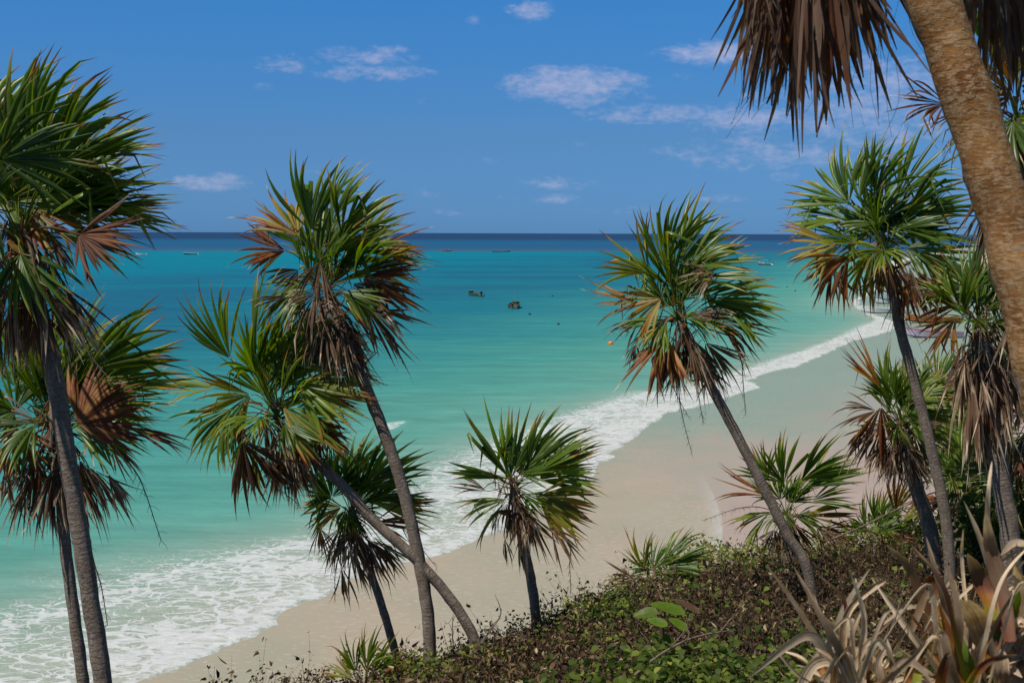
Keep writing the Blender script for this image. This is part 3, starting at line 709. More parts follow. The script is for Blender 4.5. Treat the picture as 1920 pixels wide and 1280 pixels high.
make_palm('fan palm with a slanting trunk, crown left of the tall middle palm', 14.0, [(892, 1205), (850, 1130), (780, 1048), (700, 975), (640, 908), (570, 845)], 21, (520, 785),
  [(432, 672, 125, 145, 44, .17), (475, 630, 78, 115, 30, .15), (530, 650, 48, 120, 36, .12), (535, 680, 20, 135, 40, .12), (402, 727, 172, 105, 40, .24), (432, 768, -122, 118, 50, .16, dict(face=1)),
   (455, 828, -68, 135, 46, .74, dict(label='dark brown withered fan frond', face=1, w=1.5, droop=.2, dz=-.4, cup=.05, nseg=24, tw=.2)), (556, 722, -2, 125, 36, .26), (560, 716, -26, 135, 46, .22, dict(face=1)), (530, 762, -44, 140, 40, .28, dict(face=1)), (585, 790, -36, 110, 40, .60),
   (500, 785, -80, 95, 48, .86), (538, 556, 195, 75, 20, .93, dict(dz=-.2)), (445, 785, -100, 90, 40, .6), (530, 800, -62, 100, 50, .9), (480, 700, 100, 130, 60, .12), (500, 690, 60, 130, 50, .12, dict(dz=.3)),
   (590, 740, -10, 95, 40, .5), (470, 740, 200, 100, 50, .3), (600, 810, -50, 80, 40, .66), (480, 860, -100, 80, 30, .9)],
  103, n_fill=6, n_dead=6, n_front=5, stalks=[[(530, 870), (560, 900), (620, 960)], [(500, 870), (505, 900), (560, 945)]])
make_palm('tall middle fan palm, crown crossing the horizon above a curved trunk', 14.0, [(806, 1228), (802, 1150), (782, 1030), (748, 890), (702, 765), (655, 655)], 24, (612, 550),
  [(585, 435, 108, 135, 44, .14, dict(face=1)), (622, 420, 76, 125, 36, .14), (642, 445, 46, 130, 40, .17), (665, 470, 20, 120, 42, .22, dict(face=1)), (560, 442, 140, 125, 42, .40), (535, 470, 168, 118, 34, .56),
   (690, 500, -12, 110, 46, .34, dict(droop=.7)), (660, 532, -34, 150, 38, .9), (685, 575, -46, 135, 42, .84, dict(face=1)), (632, 565, -75, 130, 40, .9), (600, 555, -96, 155, 32, .9), (572, 530, -112, 105, 38, .88),
   (560, 505, -132, 90, 40, .6), (640, 625, -68, 110, 30, .92), (620, 470, 60, 125, 60, .14, dict(dz=.3)), (590, 470, 100, 120, 70, .1, dict(dz=.25)), (690, 470, 8, 110, 36, .45), (600, 600, -85, 130, 26, .95), (655, 640, -80, 110, 24, .97), (600, 490, -100, 100, 50, .92, dict(dz=-.4)), (680, 520, -25, 120, 50, .6)],
  104, n_fill=6, n_dead=6, stalks=[[(690, 470), (760, 478), (830, 492)], [(600, 620), (615, 700), (630, 740)]], fibre=50)
make_palm('small fan palm under the crossed trunks at the foam edge', 15.0, [(748, 1255), (722, 1155), (692, 1065), (668, 1010)], 16, (658, 965),
  [(622, 932, 112, 95, 108, .05, dict(face=1, roll=10, wind=.3, droop=.1)), (682, 915, 52, 115, 36, .12), (692, 940, 22, 105, 38, .14), (716, 950, 2, 92, 34, .48), (640, 950, 195, 72, 50, .36), (642, 985, -112, 85, 56, .82),
   (690, 1012, -58, 105, 42, .80, dict(face=1)), (660, 1040, -82, 95, 32, .9), (640, 1062, -76, 85, 26, .92), (700, 980, -20, 90, 40, .66), (600, 990, -100, 70, 40, .85), (660, 900, 85, 90, 50, .1, dict(dz=.3)), (720, 1020, -50, 70, 30, .85)],
  105, n_fill=4, n_dead=4, n_front=1, Rm=.6, Lp=.35, stalks=[[(690, 962), (760, 995), (818, 1062)], [(650, 1000), (630, 1062), (628, 1122)]])
make_palm('upright fan palm standing alone in front of the open sand', 16.0, [(1006, 1168), (998, 1100), (984, 1030), (970, 970)], 19, (962, 915),
  [(957, 898, 118, 135, 66, .10, dict(face=1, wind=.3, droop=.1)), (988, 885, 74, 135, 34, .10), (1012, 885, 46, 105, 36, .12), (1022, 882, 14, 112, 44, .14), (1002, 932, -10, 118, 46, .30, dict(face=1)), (1010, 932, -46, 118, 40, .36, dict(face=1)),
   (952, 936, -158, 105, 36, .20, dict(face=1)), (912, 920, 172, 82, 18, .72), (1032, 985, -60, 105, 32, .84), (946, 1010, -86, 66, 20, .95), (972, 1022, -80, 55, 15, .95), (990, 960, -76, 95, 44, .85), (1010, 900, 20, 110, 50, .1, dict(dz=.3))],
  106, n_fill=2, n_dead=4, n_front=1, Rm=.62, Lp=.35, stalks=[[(1060, 1010), (1068, 1060), (1070, 1110)]])
make_palm('fan palm right of the middle, thin trunk leaning left above the swash', 15.0, [(1512, 1062), (1478, 1005), (1440, 930), (1380, 812), (1315, 690)], 20, (1272, 600),
  [(1246, 503, 116, 125, 42, .18), (1252, 490, 86, 115, 34, .12), (1276, 492, 60, 125, 36, .12, dict(face=1)), (1292, 502, 36, 128, 40, .12), (1216, 512, 156, 112, 42, .30), (1302, 522, 10, 115, 40, .14), (1342, 560, -20, 128, 46, .18, dict(face=1)),
   (1200, 570, 176, 98, 26, .48), (1202, 600, 200, 82, 32, .68), (1352, 600, -30, 120, 42, .68, dict(face=1)), (1250, 630, -112, 115, 42, .50, dict(face=1)), (1282, 622, -92, 120, 46, .9), (1322, 642, -60, 105, 42, .9), (1192, 645, -100, 55, 34, .9),
   (1340, 512, 190, 70, 60, .95, dict(dz=-.3)), (1260, 540, 100, 110, 70, .1, dict(dz=.25)), (1310, 660, -70, 80, 24, .94), (1320, 560, -10, 120, 50, .14), (1240, 560, -150, 90, 50, .4)],
  107, n_fill=5, n_dead=5, n_front=4, stalks=[[(1268, 650), (1276, 760), (1297, 850)], [(1262, 640), (1262, 720), (1290, 780)], [(1385, 640), (1392, 700), (1398, 775)], [(1300, 640), (1310, 740), (1318, 790)]], fibre=34)
make_palm('dense dark green fan palm between the leaning palm and the ochre trunk', 15.0, [(1775, 985), (1748, 850), (1712, 705), (1684, 600)], 21, (1662, 475),
  [(1592, 382, 132, 118, 50, .10, dict(face=1)), (1612, 372, 96, 108, 38, .10), (1642, 362, 74, 105, 40, .08), (1682, 372, 46, 128, 40, .08), (1702, 402, 20, 118, 42, .08), (1582, 412, 166, 115, 38, .16), (1572, 462, 186, 108, 42, .34),
   (1592, 482, -150, 105, 38, .55), (1562, 502, -106, 92, 42, .66), (1722, 442, -4, 115, 46, .12), (1722, 472, -30, 125, 46, .16), (1702, 512, -58, 108, 42, .56), (1612, 510, -96, 72, 22, .95), (1690, 505, -80, 85, 44, .76), (1652, 500, -95, 75, 40, .78), (1722, 515, -55, 95, 40, .76), (1668, 490, -88, 90, 50, .74, dict(dz=-.3)), (1705, 500, -68, 90, 44, .80, dict(dz=-.2)),
   (1642, 432, 150, 100, 70, .12), (1650, 425, 62, 95, 95, .06, dict(face=1)), (1690, 430, -15, 110, 60, .08), (1640, 470, -120, 110, 60, .3), (1750, 500, -50, 90, 40, .7), (1660, 380, 110, 110, 60, .06, dict(dz=.3))],
  108, n_fill=8, n_dead=0, n_front=1, fibre=34, Lp=.42)
make_palm('short fan palm behind the foot of the leaning trunk', 20.0, [(1478, 1040), (1476, 1000)], 30, (1474, 965),
  [(1470, 905, 102, 90, 54, .14, dict(face=1)), (1502, 902, 52, 98, 36, .14), (1516, 912, 26, 95, 36, .10, dict(face=1)), (1522, 940, 2, 85, 42, .16), (1512, 966, -6, 100, 32, .38), (1440, 930, 160, 90, 18, .56), (1442, 962, -140, 85, 36, .26),
   (1542, 992, -14, 85, 38, .80), (1452, 992, -102, 55, 56, .86), (1440, 900, 120, 70, 40, .2), (1490, 985, -60, 70, 50, .7), (1530, 985, -25, 80, 40, .66)],
  109, n_fill=3, n_dead=3, Rm=.6, Lp=.4, stalks=[[(1420, 950), (1375, 955), (1320, 975)]], fibre=16)
make_palm('low young fan palm sprouting at the scrub edge left of the short palm', 18.0, [(1222, 1100)], 26, (1222, 1090),
  [(1208, 1070, 118, 80, 50, .34), (1242, 1062, 52, 76, 36, .08, dict(face=1)), (1252, 1062, 20, 80, 42, .08, dict(face=1)), (1190, 1085, 186, 75, 40, .85), (1225, 1068, 82, 58, 90, .05), (1195, 1092, 170, 60, 40, .9), (1240, 1075, 5, 70, 40, .15)],
  110, n_fill=0, n_dead=0, n_front=0, Rm=.5, Lp=.2, fibre=8)
make_palm('bushy fan palm with a thick brown skirt beside the grey trunk', 17.0, [(1745, 1000), (1722, 925), (1705, 870)], 28, (1690, 800),
  [(1650, 725, 132, 95, 22, .50), (1662, 742, 96, 85, 32, .16), (1702, 742, 62, 95, 46, .16), (1642, 770, 186, 85, 46, .72), (1652, 802, -120, 108, 46, .84), (1682, 812, -96, 105, 42, .9), (1712, 812, -70, 115, 42, .95), (1722, 762, 20, 95, 46, .26),
   (1652, 762, -92, 95, 42, .58), (1680, 750, 110, 80, 60, .14), (1700, 780, -30, 100, 60, .2), (1630, 800, -140, 80, 40, .85), (1660, 830, -100, 90, 40, .95), (1700, 840, -85, 90, 40, .92)],
  111, n_fill=4, n_dead=7, Rm=.62, Lp=.4, fibre=30)
make_palm('leafy green fan palm half hidden behind the brown skirt', 20.0, [(1800, 990), (1790, 880)], 24, (1780, 790),
  [(1760, 722, 62, 90, 56, .10), (1772, 762, 12, 90, 56, .12), (1762, 792, -10, 90, 56, .08), (1742, 790, 172, 80, 46, .14), (1752, 772, -142, 80, 50, .14), (1737, 690, -92, 78, 24, .95), (1770, 830, -60, 80, 50, .3), (1800, 740, 40, 80, 60, .12), (1740, 740, 130, 80, 50, .12)],
  112, n_fill=10, n_dead=3, Rm=.6, fibre=14)
make_palm('shaggy fan palm with a long hanging skirt of dead fronds beside the ochre trunk', 13.0, [(1895, 1015), (1880, 920), (1862, 800), (1850, 700)], 37, (1838, 615),
  [(1828, 545, 105, 90, 85, .07, dict(face=1)), (1852, 535, -88, 72, 36, .14, dict(face=1)), (1800, 572, 170, 85, 38, .56), (1790, 600, -142, 85, 38, .50), (1840, 710, -74, 75, 22, .96, dict(dz=-.3, face=1)), (1790, 560, 150, 80, 50, .2), (1870, 560, 60, 80, 50, .12),
   (1815, 650, -95, 190, 16, .84), (1830, 660, -92, 220, 14, .86), (1850, 650, -90, 200, 16, .80), (1870, 660, -88, 180, 18, .86), (1890, 650, -84, 180, 20, .8), (1825, 720, -94, 190, 12, .84), (1845, 740, -92, 160, 16, .86), (1880, 720, -86, 170, 16, .84), (1805, 640, -105, 150, 18, .8), (1820, 690, -92, 200, 14, .8), (1905, 690, -85, 170, 18, .8), (1860, 600, -40, 110, 40, .7)],
  113, n_fill=8, n_dead=5, n_front=1, Rm=.6, fibre=50, Lp=.38)
make_palm('ochre trunk in the right foreground, dead fronds hanging from above', 4.3, [(2070, 1290), (2020, 1000), (1976, 800), (1942, 640), (1910, 500), (1858, 320), (1803, 150), (1748, 0)], 104, (1660, -260),
  [(1445, -140, -95, 235, 8, 0.74, dict(dz=0, wind=.1, w=.62, face=1, tip=.1, blunt=True, droop=.3, nseg=15)), (1425, -150, -96, 235, 12, 0.7, dict(dz=-0.12, wind=.1, w=.62, face=1, tip=.1, blunt=True, droop=.3, nseg=15)), (1450, -130, -98, 300, 13, 0.68, dict(dz=0.06, wind=.1, w=.62, face=1, tip=.1, blunt=True, droop=.3, nseg=15)), (1475, -120, -95, 370, 11, 0.66, dict(dz=0.14, wind=.1, w=.62, face=1, tip=.1, blunt=True, droop=.3, nseg=15)), (1505, -120, -91, 385, 11, 0.72, dict(dz=-0.05, wind=.1, w=.62, face=1, tip=.1, blunt=True, droop=.3, nseg=15)), (1530, -120, -85, 365, 11, 0.66, dict(dz=0.1, wind=.1, w=.62, face=1, tip=.1, blunt=True, droop=.3, nseg=15)), (1490, -140, -93, 360, 15, 0.78, dict(dz=0.2, wind=.1, w=.62, face=1, tip=.1, blunt=True, droop=.3, nseg=15)), (1545, -130, -76, 340, 10, 0.7, dict(dz=-0.08, wind=.1, w=.62, face=1, tip=.1, blunt=True, droop=.3, nseg=15)), (1520, -120, -88, 330, 14, 0.76, dict(dz=0.25, wind=.1, w=.62, face=1, tip=.1, blunt=True, droop=.3, nseg=15)), (1565, -140, -66, 320, 8, 0.72, dict(dz=0.03, wind=.1, w=.62, face=1, tip=.1, blunt=True, droop=.3, nseg=15)), (1460, -140, -96, 330, 14, 0.8, dict(dz=0.16, wind=.1, w=.62, face=1, tip=.1, blunt=True, droop=.3, nseg=15)), (1435, -150, -96, 225, 8, 0.74, dict(dz=.08+0, wind=.1, w=.62, face=1, tip=.1, blunt=True, droop=.3, nseg=15)), (1436, -150, -96, 240, 12, 0.7, dict(dz=.08+-0.12, wind=.1, w=.62, face=1, tip=.1, blunt=True, droop=.3, nseg=15)), (1462, -130, -98, 300, 13, 0.68, dict(dz=.08+0.06, wind=.1, w=.62, face=1, tip=.1, blunt=True, droop=.3, nseg=15)), (1487, -120, -95, 370, 11, 0.66, dict(dz=.08+0.14, wind=.1, w=.62, face=1, tip=.1, blunt=True, droop=.3, nseg=15)), (1515, -120, -91, 385, 11, 0.72, dict(dz=.08+-0.05, wind=.1, w=.62, face=1, tip=.1, blunt=True, droop=.3, nseg=15)), (1540, -120, -85, 365, 11, 0.66, dict(dz=.08+0.1, wind=.1, w=.62, face=1, tip=.1, blunt=True, droop=.3, nseg=15)), (1500, -140, -93, 360, 15, 0.78, dict(dz=.08+0.2, wind=.1, w=.62, face=1, tip=.1, blunt=True, droop=.3, nseg=15)), (1555, -130, -76, 340, 10, 0.7, dict(dz=.08+-0.08, wind=.1, w=.62, face=1, tip=.1, blunt=True, droop=.3, nseg=15)), (1528, -120, -88, 330, 14, 0.76, dict(dz=.08+0.25, wind=.1, w=.62, face=1, tip=.1, blunt=True, droop=.3, nseg=15)), (1575, -140, -66, 320, 8, 0.72, dict(dz=.08+0.03, wind=.1, w=.62, face=1, tip=.1, blunt=True, droop=.3, nseg=15)), (1445, -140, -96, 330, 14, 0.8, dict(dz=.08+0.16, wind=.1, w=.62, face=1, tip=.1, blunt=True, droop=.3, nseg=15)), (1605, -150, -52, 275, 8, 0.74, dict(dz=.1, wind=.1, w=.6, face=1, tip=.1, blunt=True, nseg=8)), (1640, -165, -46, 275, 6, 0.72, dict(dz=.1, wind=.1, w=.6, face=1, tip=.1, blunt=True, nseg=8)), (1830, -130, -82, 300, 14, 0.74, dict(dz=0.2, wind=.1, w=.62, tip=.1, blunt=True, face=1, nseg=15)), (1850, -120, -86, 320, 14, 0.7, dict(dz=0.24000000000000002, wind=.1, w=.62, tip=.1, blunt=True, face=1, nseg=15)), (1875, -110, -83, 310, 13, 0.78, dict(dz=0.28, wind=.1, w=.62, tip=.1, blunt=True, face=1, nseg=15)), (1895, -100, -80, 330, 14, 0.72, dict(dz=0.32, wind=.1, w=.62, tip=.1, blunt=True, face=1, nseg=15)), (1930, -60, -84, 290, 18, 0.76, dict(dz=0.36, wind=.1, w=.62, tip=.1, blunt=True, face=1, nseg=15)), (1860, -150, -84, 300, 14, 0.84, dict(dz=0.4, wind=.1, w=.62, tip=.1, blunt=True, face=1, nseg=15)), (1910, -90, -78, 300, 14, 0.7, dict(dz=0.44, wind=.1, w=.62, tip=.1, blunt=True, face=1, nseg=15)),
   (1480, -330, 160, 300, 60, .1), (1560, -420, 120, 320, 60, .1), (1760, -440, 60, 320, 60, .1), (1860, -320, 10, 300, 60, .12), (1600, -300, -150, 240, 50, .4)],
  114, n_fill=4, n_dead=0, n_front=0, Rm=.55, Lp=.4, mat=M_BIGTRUNK, fibre=0, ws=.75, group='fan palms in the foreground', sink=.3)
make_palm('greyish fan palm at the right edge, half hidden behind the ochre trunk', 8.5, [(1985, 1100), (1960, 800), (1935, 500), (1915, 330)], 44, (1905, 225),
  [(1772, 195, 186, 120, 42, .62, dict(face=1)), (1890, 150, 92, 100, 66, .36), (1915, 100, 80, 90, 60, .26), (1882, 240, -102, 130, 55, .86), (1920, 262, -82, 150, 55, .93), (1892, 300, -94, 160, 38, .9), (1935, 170, 45, 120, 60, .2), (1900, 180, 150, 110, 60, .5), (1940, 230, 0, 120, 60, .3), (1925, 330, -90, 160, 30, .88), (1900, 380, -92, 150, 24, .84), (1870, 215, -130, 110, 40, .9), (1905, 400, -92, 180, 22, .86), (1915, 450, -90, 190, 24, .84), (1930, 420, -88, 200, 24, .8), (1895, 350, -95, 170, 22, .82), (1925, 520, -92, 170, 24, .86), (1940, 560, -90, 180, 26, .84), (1895, 300, -100, 140, 30, .96), (1910, 560, -93, 150, 24, .82)],
  115, n_fill=2, n_dead=6, fibre=40)
make_palm('dark fan palm at the right edge below the ochre trunk', 16.0, [(1965, 1010), (1955, 900)], 32, (1950, 760),
  [(1890, 870, 186, 95, 40, .1), (1900, 800, 170, 90, 50, .12), (1920, 730, 110, 100, 60, .12), (1900, 830, -140, 90, 50, .6), (1920, 840, -100, 110, 40, .85), (1900, 760, 200, 90, 50, .84), (1905, 900, -170, 80, 40, .12), (1890, 920, -95, 80, 40, .3), (1940, 800, -90, 140, 30, .84), (1900, 700, 140, 90, 40, .84)],
  116, n_fill=8, n_dead=7, Rm=.65, fibre=24)
make_palm('low green fan palm rising out of the scrub in front of the pale sand', 21.0, [(1650, 1015)], 28, (1650, 1005),
  [(1625, 990, 122, 62, 40, .2), (1645, 985, 92, 70, 40, .14), (1662, 975, 72, 80, 40, .16), (1680, 960, 105, 80, 40, .5), (1690, 980, 40, 70, 40, .3), (1612, 1005, 160, 50, 40, .2), (1670, 1000, -10, 60, 40, .6), (1640, 1000, 40, 60, 60, .1)],
  117, n_fill=2, n_dead=2, Rm=.5, Lp=.3, fibre=8)
make_palm('shaded fan palm deep among the trunks on the right', 19.0, [(1815, 1000), (1810, 950)], 24, (1812, 905),
  [(1832, 835, 72, 75, 60, .12), (1782, 882, 150, 80, 50, .14), (1800, 850, 105, 80, 60, .12), (1842, 890, 5, 80, 50, .1), (1790, 920, -140, 80, 40, .66), (1840, 925, -30, 80, 40, .7), (1860, 860, 40, 80, 50, .1), (1760, 930, 190, 70, 40, .5)],
  118, n_fill=7, n_dead=4, Rm=.55, fibre=12)
make_palm('low spiky young fan palm at the bottom scrub edge, left of the trunk bases', 13.0, [(684, 1290)], 26, (684, 1282),
  [(668, 1258, 118, 66, 40, .22), (688, 1255, 88, 70, 36, .2), (700, 1258, 55, 66, 36, .22), (660, 1270, 150, 55, 36, .3), (712, 1270, 25, 60, 36, .5)],
  119, n_fill=0, n_dead=0, n_front=0, Rm=.4, Lp=.15, fibre=6)

def shrub(label, u, v, d, w, h, nl, seed, dryshare=.25):
    rg = np.random.default_rng(seed); b = at(u, v, d); b[2] = float(bluff_z(b[0], b[1])) - .1
    root = tag(empty('shrub', b), label, 'shrub', 'shrubs among the trunks on the right')
    Vs, Fs, tips = [], [], []
    for q in range(9):
        an = rg.uniform(0, 6.28); top = b + np.array([math.cos(an) * w * rg.uniform(.2, .9), math.sin(an) * w * rg.uniform(.2, .9), h * rg.uniform(.55, 1)])
        pth = spline([b, b * .5 + top * .5 + rg.normal(size=3) * .08 + [0, 0, .1], top], 9); Vt, Ft = tube(pth, np.linspace(.02, .006, 9), 5)
        o_ = sum(len(z) for z in Vs); Vs.append(Vt); Fs += [tuple(o_ + z for z in f) for f in Ft]; tips.append(pth)
    mesh_obj('stem', np.vstack(Vs), Fs, M_TWIG, root)
    P_ = np.array([tips[rg.integers(0, 9)][rg.integers(3, 9)] for _ in range(nl)]) + rg.normal(size=(nl, 3)) * [w * .22, w * .22, h * .13]
    sz = rg.uniform(.05, .11, nl); nn = rg.normal(size=(nl, 3)) + [0, 0, 1.0]; nn /= np.linalg.norm(nn, axis=1)[:, None]
    aa = rg.normal(size=(nl, 3)) + [0, 0, -.3]; aa /= np.linalg.norm(aa, axis=1)[:, None]
    V, Fq, rr = leaf_quads(P_, nn, aa, sz, sz * rg.uniform(.5, .9, nl), rg.uniform(.05, .3, nl), np.clip(rg.normal(.28, .2, nl), 0, 1))
    q = Fq[Fq[:, 2] != Fq[:, 3]]; t3 = Fq[Fq[:, 2] == Fq[:, 3]][:, :3]
    mesh_obj('foliage', V, np.concatenate([q[:, [0, 1, 2]], q[:, [0, 2, 3]], t3]), M_GREEN, root, attrs={'rnd': rr})
shrub('dark leafy shrub between the shaded palm and the ochre trunk', 1865, 990, 18, .75, 1.5, 1500, 31)
shrub('leafy shrub filling the gap at the right edge behind the ochre trunk', 1935, 985, 17, .9, 2.2, 1900, 32)
shrub('low shrub at the foot of the grey trunk', 1720, 990, 22, .6, .8, 800, 33)
shrub('shrub behind the hanging brown skirt, near the beached boats', 1830, 980, 24, 1.0, 2.0, 1600, 34)

big = [o for o in bpy.data.objects if o.name.startswith('fan_palm') and str(o.get('label', '')).startswith('ochre trunk')][0]
rgf = np.random.default_rng(12); V, Fc = [], []
for q in range(34):          # loose threads hanging out of the dead fronds
    u, v = rgf.uniform(1380, 1720), rgf.uniform(-120, 120); d_ = 4.3 + rgf.uniform(-.15, .15); L = rgf.uniform(60, 170)
    pth = spline([at(u, v, d_), at(u + rgf.normal() * 10, v + L * .5, d_), at(u + rgf.normal() * 26, v + L, d_)], 7)
    Vt, Ft = tube(pth, np.full(7, .0007), 3, cap=False); o_ = len(V); V += list(Vt); Fc += [tuple(o_ + z for z in f) for f in Ft]
mesh_obj('fibre', V, Fc, M_TWIG, big)['kind'] = 'stuff'

# ------------------------------------------------------------------ dry strap-leaved plants in the foreground
def strap(root, rng, pts, wpx, dry0, dry1, d, name='leaf', roll=None, fold=.28, bulge=None):
    pts = [(1360 + a / 3.43, 940 + b / 3.43) for a, b in pts]
    n = 22
    dd = d + rng.uniform(-.12, .12); bulge = rng.uniform(-.16, .16) if bulge is None else bulge
    P_ = spline([at(u, v, dd + bulge * math.sin(i / (len(pts) - 1) * 2.6)) for i, (u, v) in enumerate(pts)], n)
    T = np.gradient(P_, axis=0); roll = rng.uniform(-.6, .6) if roll is None else roll; tw = rng.uniform(-.9, .9)
    w = wpx / 3.43 * d / F
    V, Fc, dr, rn, ac, al = [], [], [], [], [], []
    sr = rng.random()
    for i in range(n):
        f = i / (n - 1); t_ = norm(T[i]); s = norm(np.cross(t_, FWD)); nn = np.cross(s, t_)
        an = roll + tw * f; s2 = s * math.cos(an) + nn * math.sin(an); n2 = np.cross(s2, t_)
        ww = w * np.interp(f, [0, .15, .5, .8, .93, 1], [.75, .95, 1, .72, .38, .06]) * (1 + rng.normal() * .04)
        for k in range(7):
            q = k / 6 - .5
            lift = fold * ww * (abs(q) * -1.0) + (.10 * ww if k % 2 else 0)
            V.append(P_[i] + s2 * q * ww + n2 * lift)
            dr.append(dry0 + (dry1 - dry0) * f + .05 * abs(q)); rn.append(sr); ac.append(k * 1.3); al.append(f * 1.5)
        if i:
            b = 7 * (i - 1); Fc += [(b + k, b + k + 1, b + k + 8, b + k + 7) for k in range(6)]
    return mesh_obj(name, V, np.array(Fc, np.int32), M_LEAF, root, {'dry': dr, 'rnd': rn, 'acr': ac, 'aln': al}, smooth=True)

rng = np.random.default_rng(77)
b1 = at(1610, 1345, 3.3)
p1 = tag(empty('withered_plant', b1), 'pale withered palm seedling with curling strap leaves at the bottom edge', 'plant', 'withered seedlings in the foreground')
L1 = [([(880, 1300), (860, 1166), (640, 950), (420, 620), (262, 405)], 46, .90, .93), ([(860, 1300), (800, 1100), (700, 900), (580, 680), (440, 420)], 62, .86, .92),
      ([(880, 1300), (800, 1140), (640, 960), (545, 860), (400, 925), (140, 1140)], 66, .94, 1.0), ([(840, 1300), (760, 1090), (680, 1020), (570, 1045), (490, 1180), (470, 1300)], 78, .95, .98),
      ([(700, 1330), (760, 1000), (900, 1010), (1000, 1110), (1050, 1230)], 96, .93, .98), ([(930, 1250), (900, 1060), (850, 950), (800, 825)], 34, .45, .98), ([(1080, 1300), (1075, 1090), (1060, 980), (1040, 880)], 36, .9, .97),
      ([(1190, 1330), (1185, 1166), (1205, 1090), (1255, 960), (1340, 845)], 92, .30, 1.0), ([(1060, 1200), (1085, 1085), (1180, 1030), (1265, 1085), (1330, 1180)], 56, .95, .97), ([(1010, 1320), (1000, 1160), (980, 1040), (1030, 930)], 60, .95, 1.0),
      ([(620, 1300), (640, 1160), (720, 1090), (800, 1120)], 70, .95, .98), ([(1250, 1330), (1230, 1200), (1240, 1060)], 70, .22, .32), ([(1400, 1330), (1380, 1160), (1420, 1010), (1440, 985)], 80, .24, .98), ([(760, 1320), (740, 1180), (735, 1060)], 60, .9, .95)]
for pts, w, a, b in L1: strap(p1, rng, pts, w, a, b, 3.3)
b2 = at(1830, 1345, 3.4)
p2 = tag(empty('withered_plant', b2), 'withered palm seedling with orange and green strap leaves in the bottom right corner', 'plant', 'withered seedlings in the foreground')
L2 = [([(1560, 1330), (1530, 1166), (1450, 1000), (1310, 730), (1185, 430), (1030, 275)], 84, .46, .92, 'leaf'), ([(1600, 1330), (1560, 1166), (1450, 900), (1370, 650)], 76, .44, .56, 'leaf'), ([(1620, 1330), (1595, 1166), (1550, 1000), (1490, 830)], 74, .06, .2, 'leaf'),
      ([(1440, 900), (1420, 740), (1345, 430), (1290, 225)], 40, .86, .92, 'leaf'), ([(1530, 640), (1620, 760), (1690, 960), (1725, 1070)], 150, .96, .93, 'leaf'), ([(1800, 900), (1745, 600), (1640, 260), (1535, 0)], 78, .9, .97, 'leaf'),
      ([(1830, 900), (1770, 560), (1705, 300), (1672, 70)], 104, .62, 1.0, 'leaf'), ([(1720, 760), (1680, 600), (1620, 470), (1555, 335)], 120, .3, .98, 'leaf'), ([(1600, 760), (1640, 680), (1755, 520), (1930, 375)], 66, .97, .99, 'leaf'),
      ([(2000, 330), (1920, 280), (1850, 268), (1770, 345)], 60, .96, .98, 'leaf'), ([(1700, 1250), (1740, 950), (1810, 750), (1890, 570)], 150, .07, .22, 'leaf'), ([(1600, 1300), (1640, 1150), (1710, 1075), (1830, 1070), (1910, 1130)], 72, .95, .98, 'leaf'),
      ([(1670, 760), (1800, 820), (1880, 960), (1930, 1080)], 58, .90, .52, 'leaf'), ([(1555, 700), (1540, 600), (1520, 350), (1530, 175)], 26, .93, .98, 'leaf'), ([(1900, 1250), (1885, 900), (1895, 700), (1910, 500)], 100, .9, .93, 'leaf'),
      ([(1800, 1330), (1850, 1150), (1885, 1095), (1940, 1160)], 70, .95, .96, 'leaf'), ([(1700, 1330), (1720, 1050), (1730, 760), (1790, 580)], 60, .93, .96, 'leaf'),
      ([(1480, 1100), (1500, 900), (1500, 700), (1420, 380)], 52, .86, .9, 'leaf'), ([(1180, 860), (1230, 740), (1290, 600), (1340, 590)], 50, .86, .84, 'leaf'), ([(1760, 1300), (1770, 1100), (1790, 960)], 110, .9, .94, 'leaf'), ([(1690, 300), (1688, 60), (1700, -120), (1715, -260)], 34, .96, .99, 'leaf'),
      ([(1660, 1330), (1650, 1120), (1600, 980), (1560, 950)], 60, .95, .97, 'leaf'), ([(1430, 1330), (1440, 1100), (1480, 840), (1460, 560)], 46, .8, .9, 'leaf'), ([(1880, 800), (1890, 560), (1870, 400)], 90, .94, .97, 'leaf')]
for pts, w, a, b, nm in L2: strap(p2, rng, pts, w, a, b, 3.4)
for root, cu, n_x in ((p1, 1600, 58), (p2, 1830, 66)):
    for q in range(n_x):
        u0 = cu + rng.uniform(-40, 40); ang = rng.uniform(-1.15, 1.15); Lx = rng.uniform(150, 400) * (1 - .35 * abs(ang))
        if cu == 1600: Lx *= .72
        cx = lambda u: (u - 1360) * 3.43
        cy = lambda v: (v - 940) * 3.43
        u1, v1 = u0 + math.sin(ang) * Lx * .6, 1330 - math.cos(ang) * Lx * .75
        bendx = math.copysign(rng.uniform(.08, .34), ang) * Lx; drop = (rng.uniform(-.4, -.05) if rng.random() < .68 else rng.uniform(.1, .5)) * Lx
        pts = [(cx(u0), cy(1335)), (cx((u0 + u1) / 2 - 4), cy((1335 + v1) / 2 - 12)), (cx(u1), cy(v1)), (cx(u1 + bendx), cy(v1 + drop))]
        dr_ = rng.choice([.86, .90, .94, .96, .98, .97, .95, .50, .15])
        strap(root, rng, pts, rng.uniform(20, 62), dr_ if dr_ > .5 else .12, min(1, dr_ + .05) if dr_ > .5 else .95, (3.3 if cu == 1600 else 3.42) + rng.uniform(-.12, .3), roll=rng.uniform(-.9, .9), fold=.45)
for root in (p1, p2):          # the short stump the leaves spring from
    q = np.array(root.location); V, Fc = tube([q + [0, 0, -.55], q + [0, .02, -.2], q + [.01, .02, .05]], [.05, .045, .03], 9)
    mesh_obj('stump', V, Fc, M_TRUNK, root, {'aln': V[:, 2]}, smooth=True)

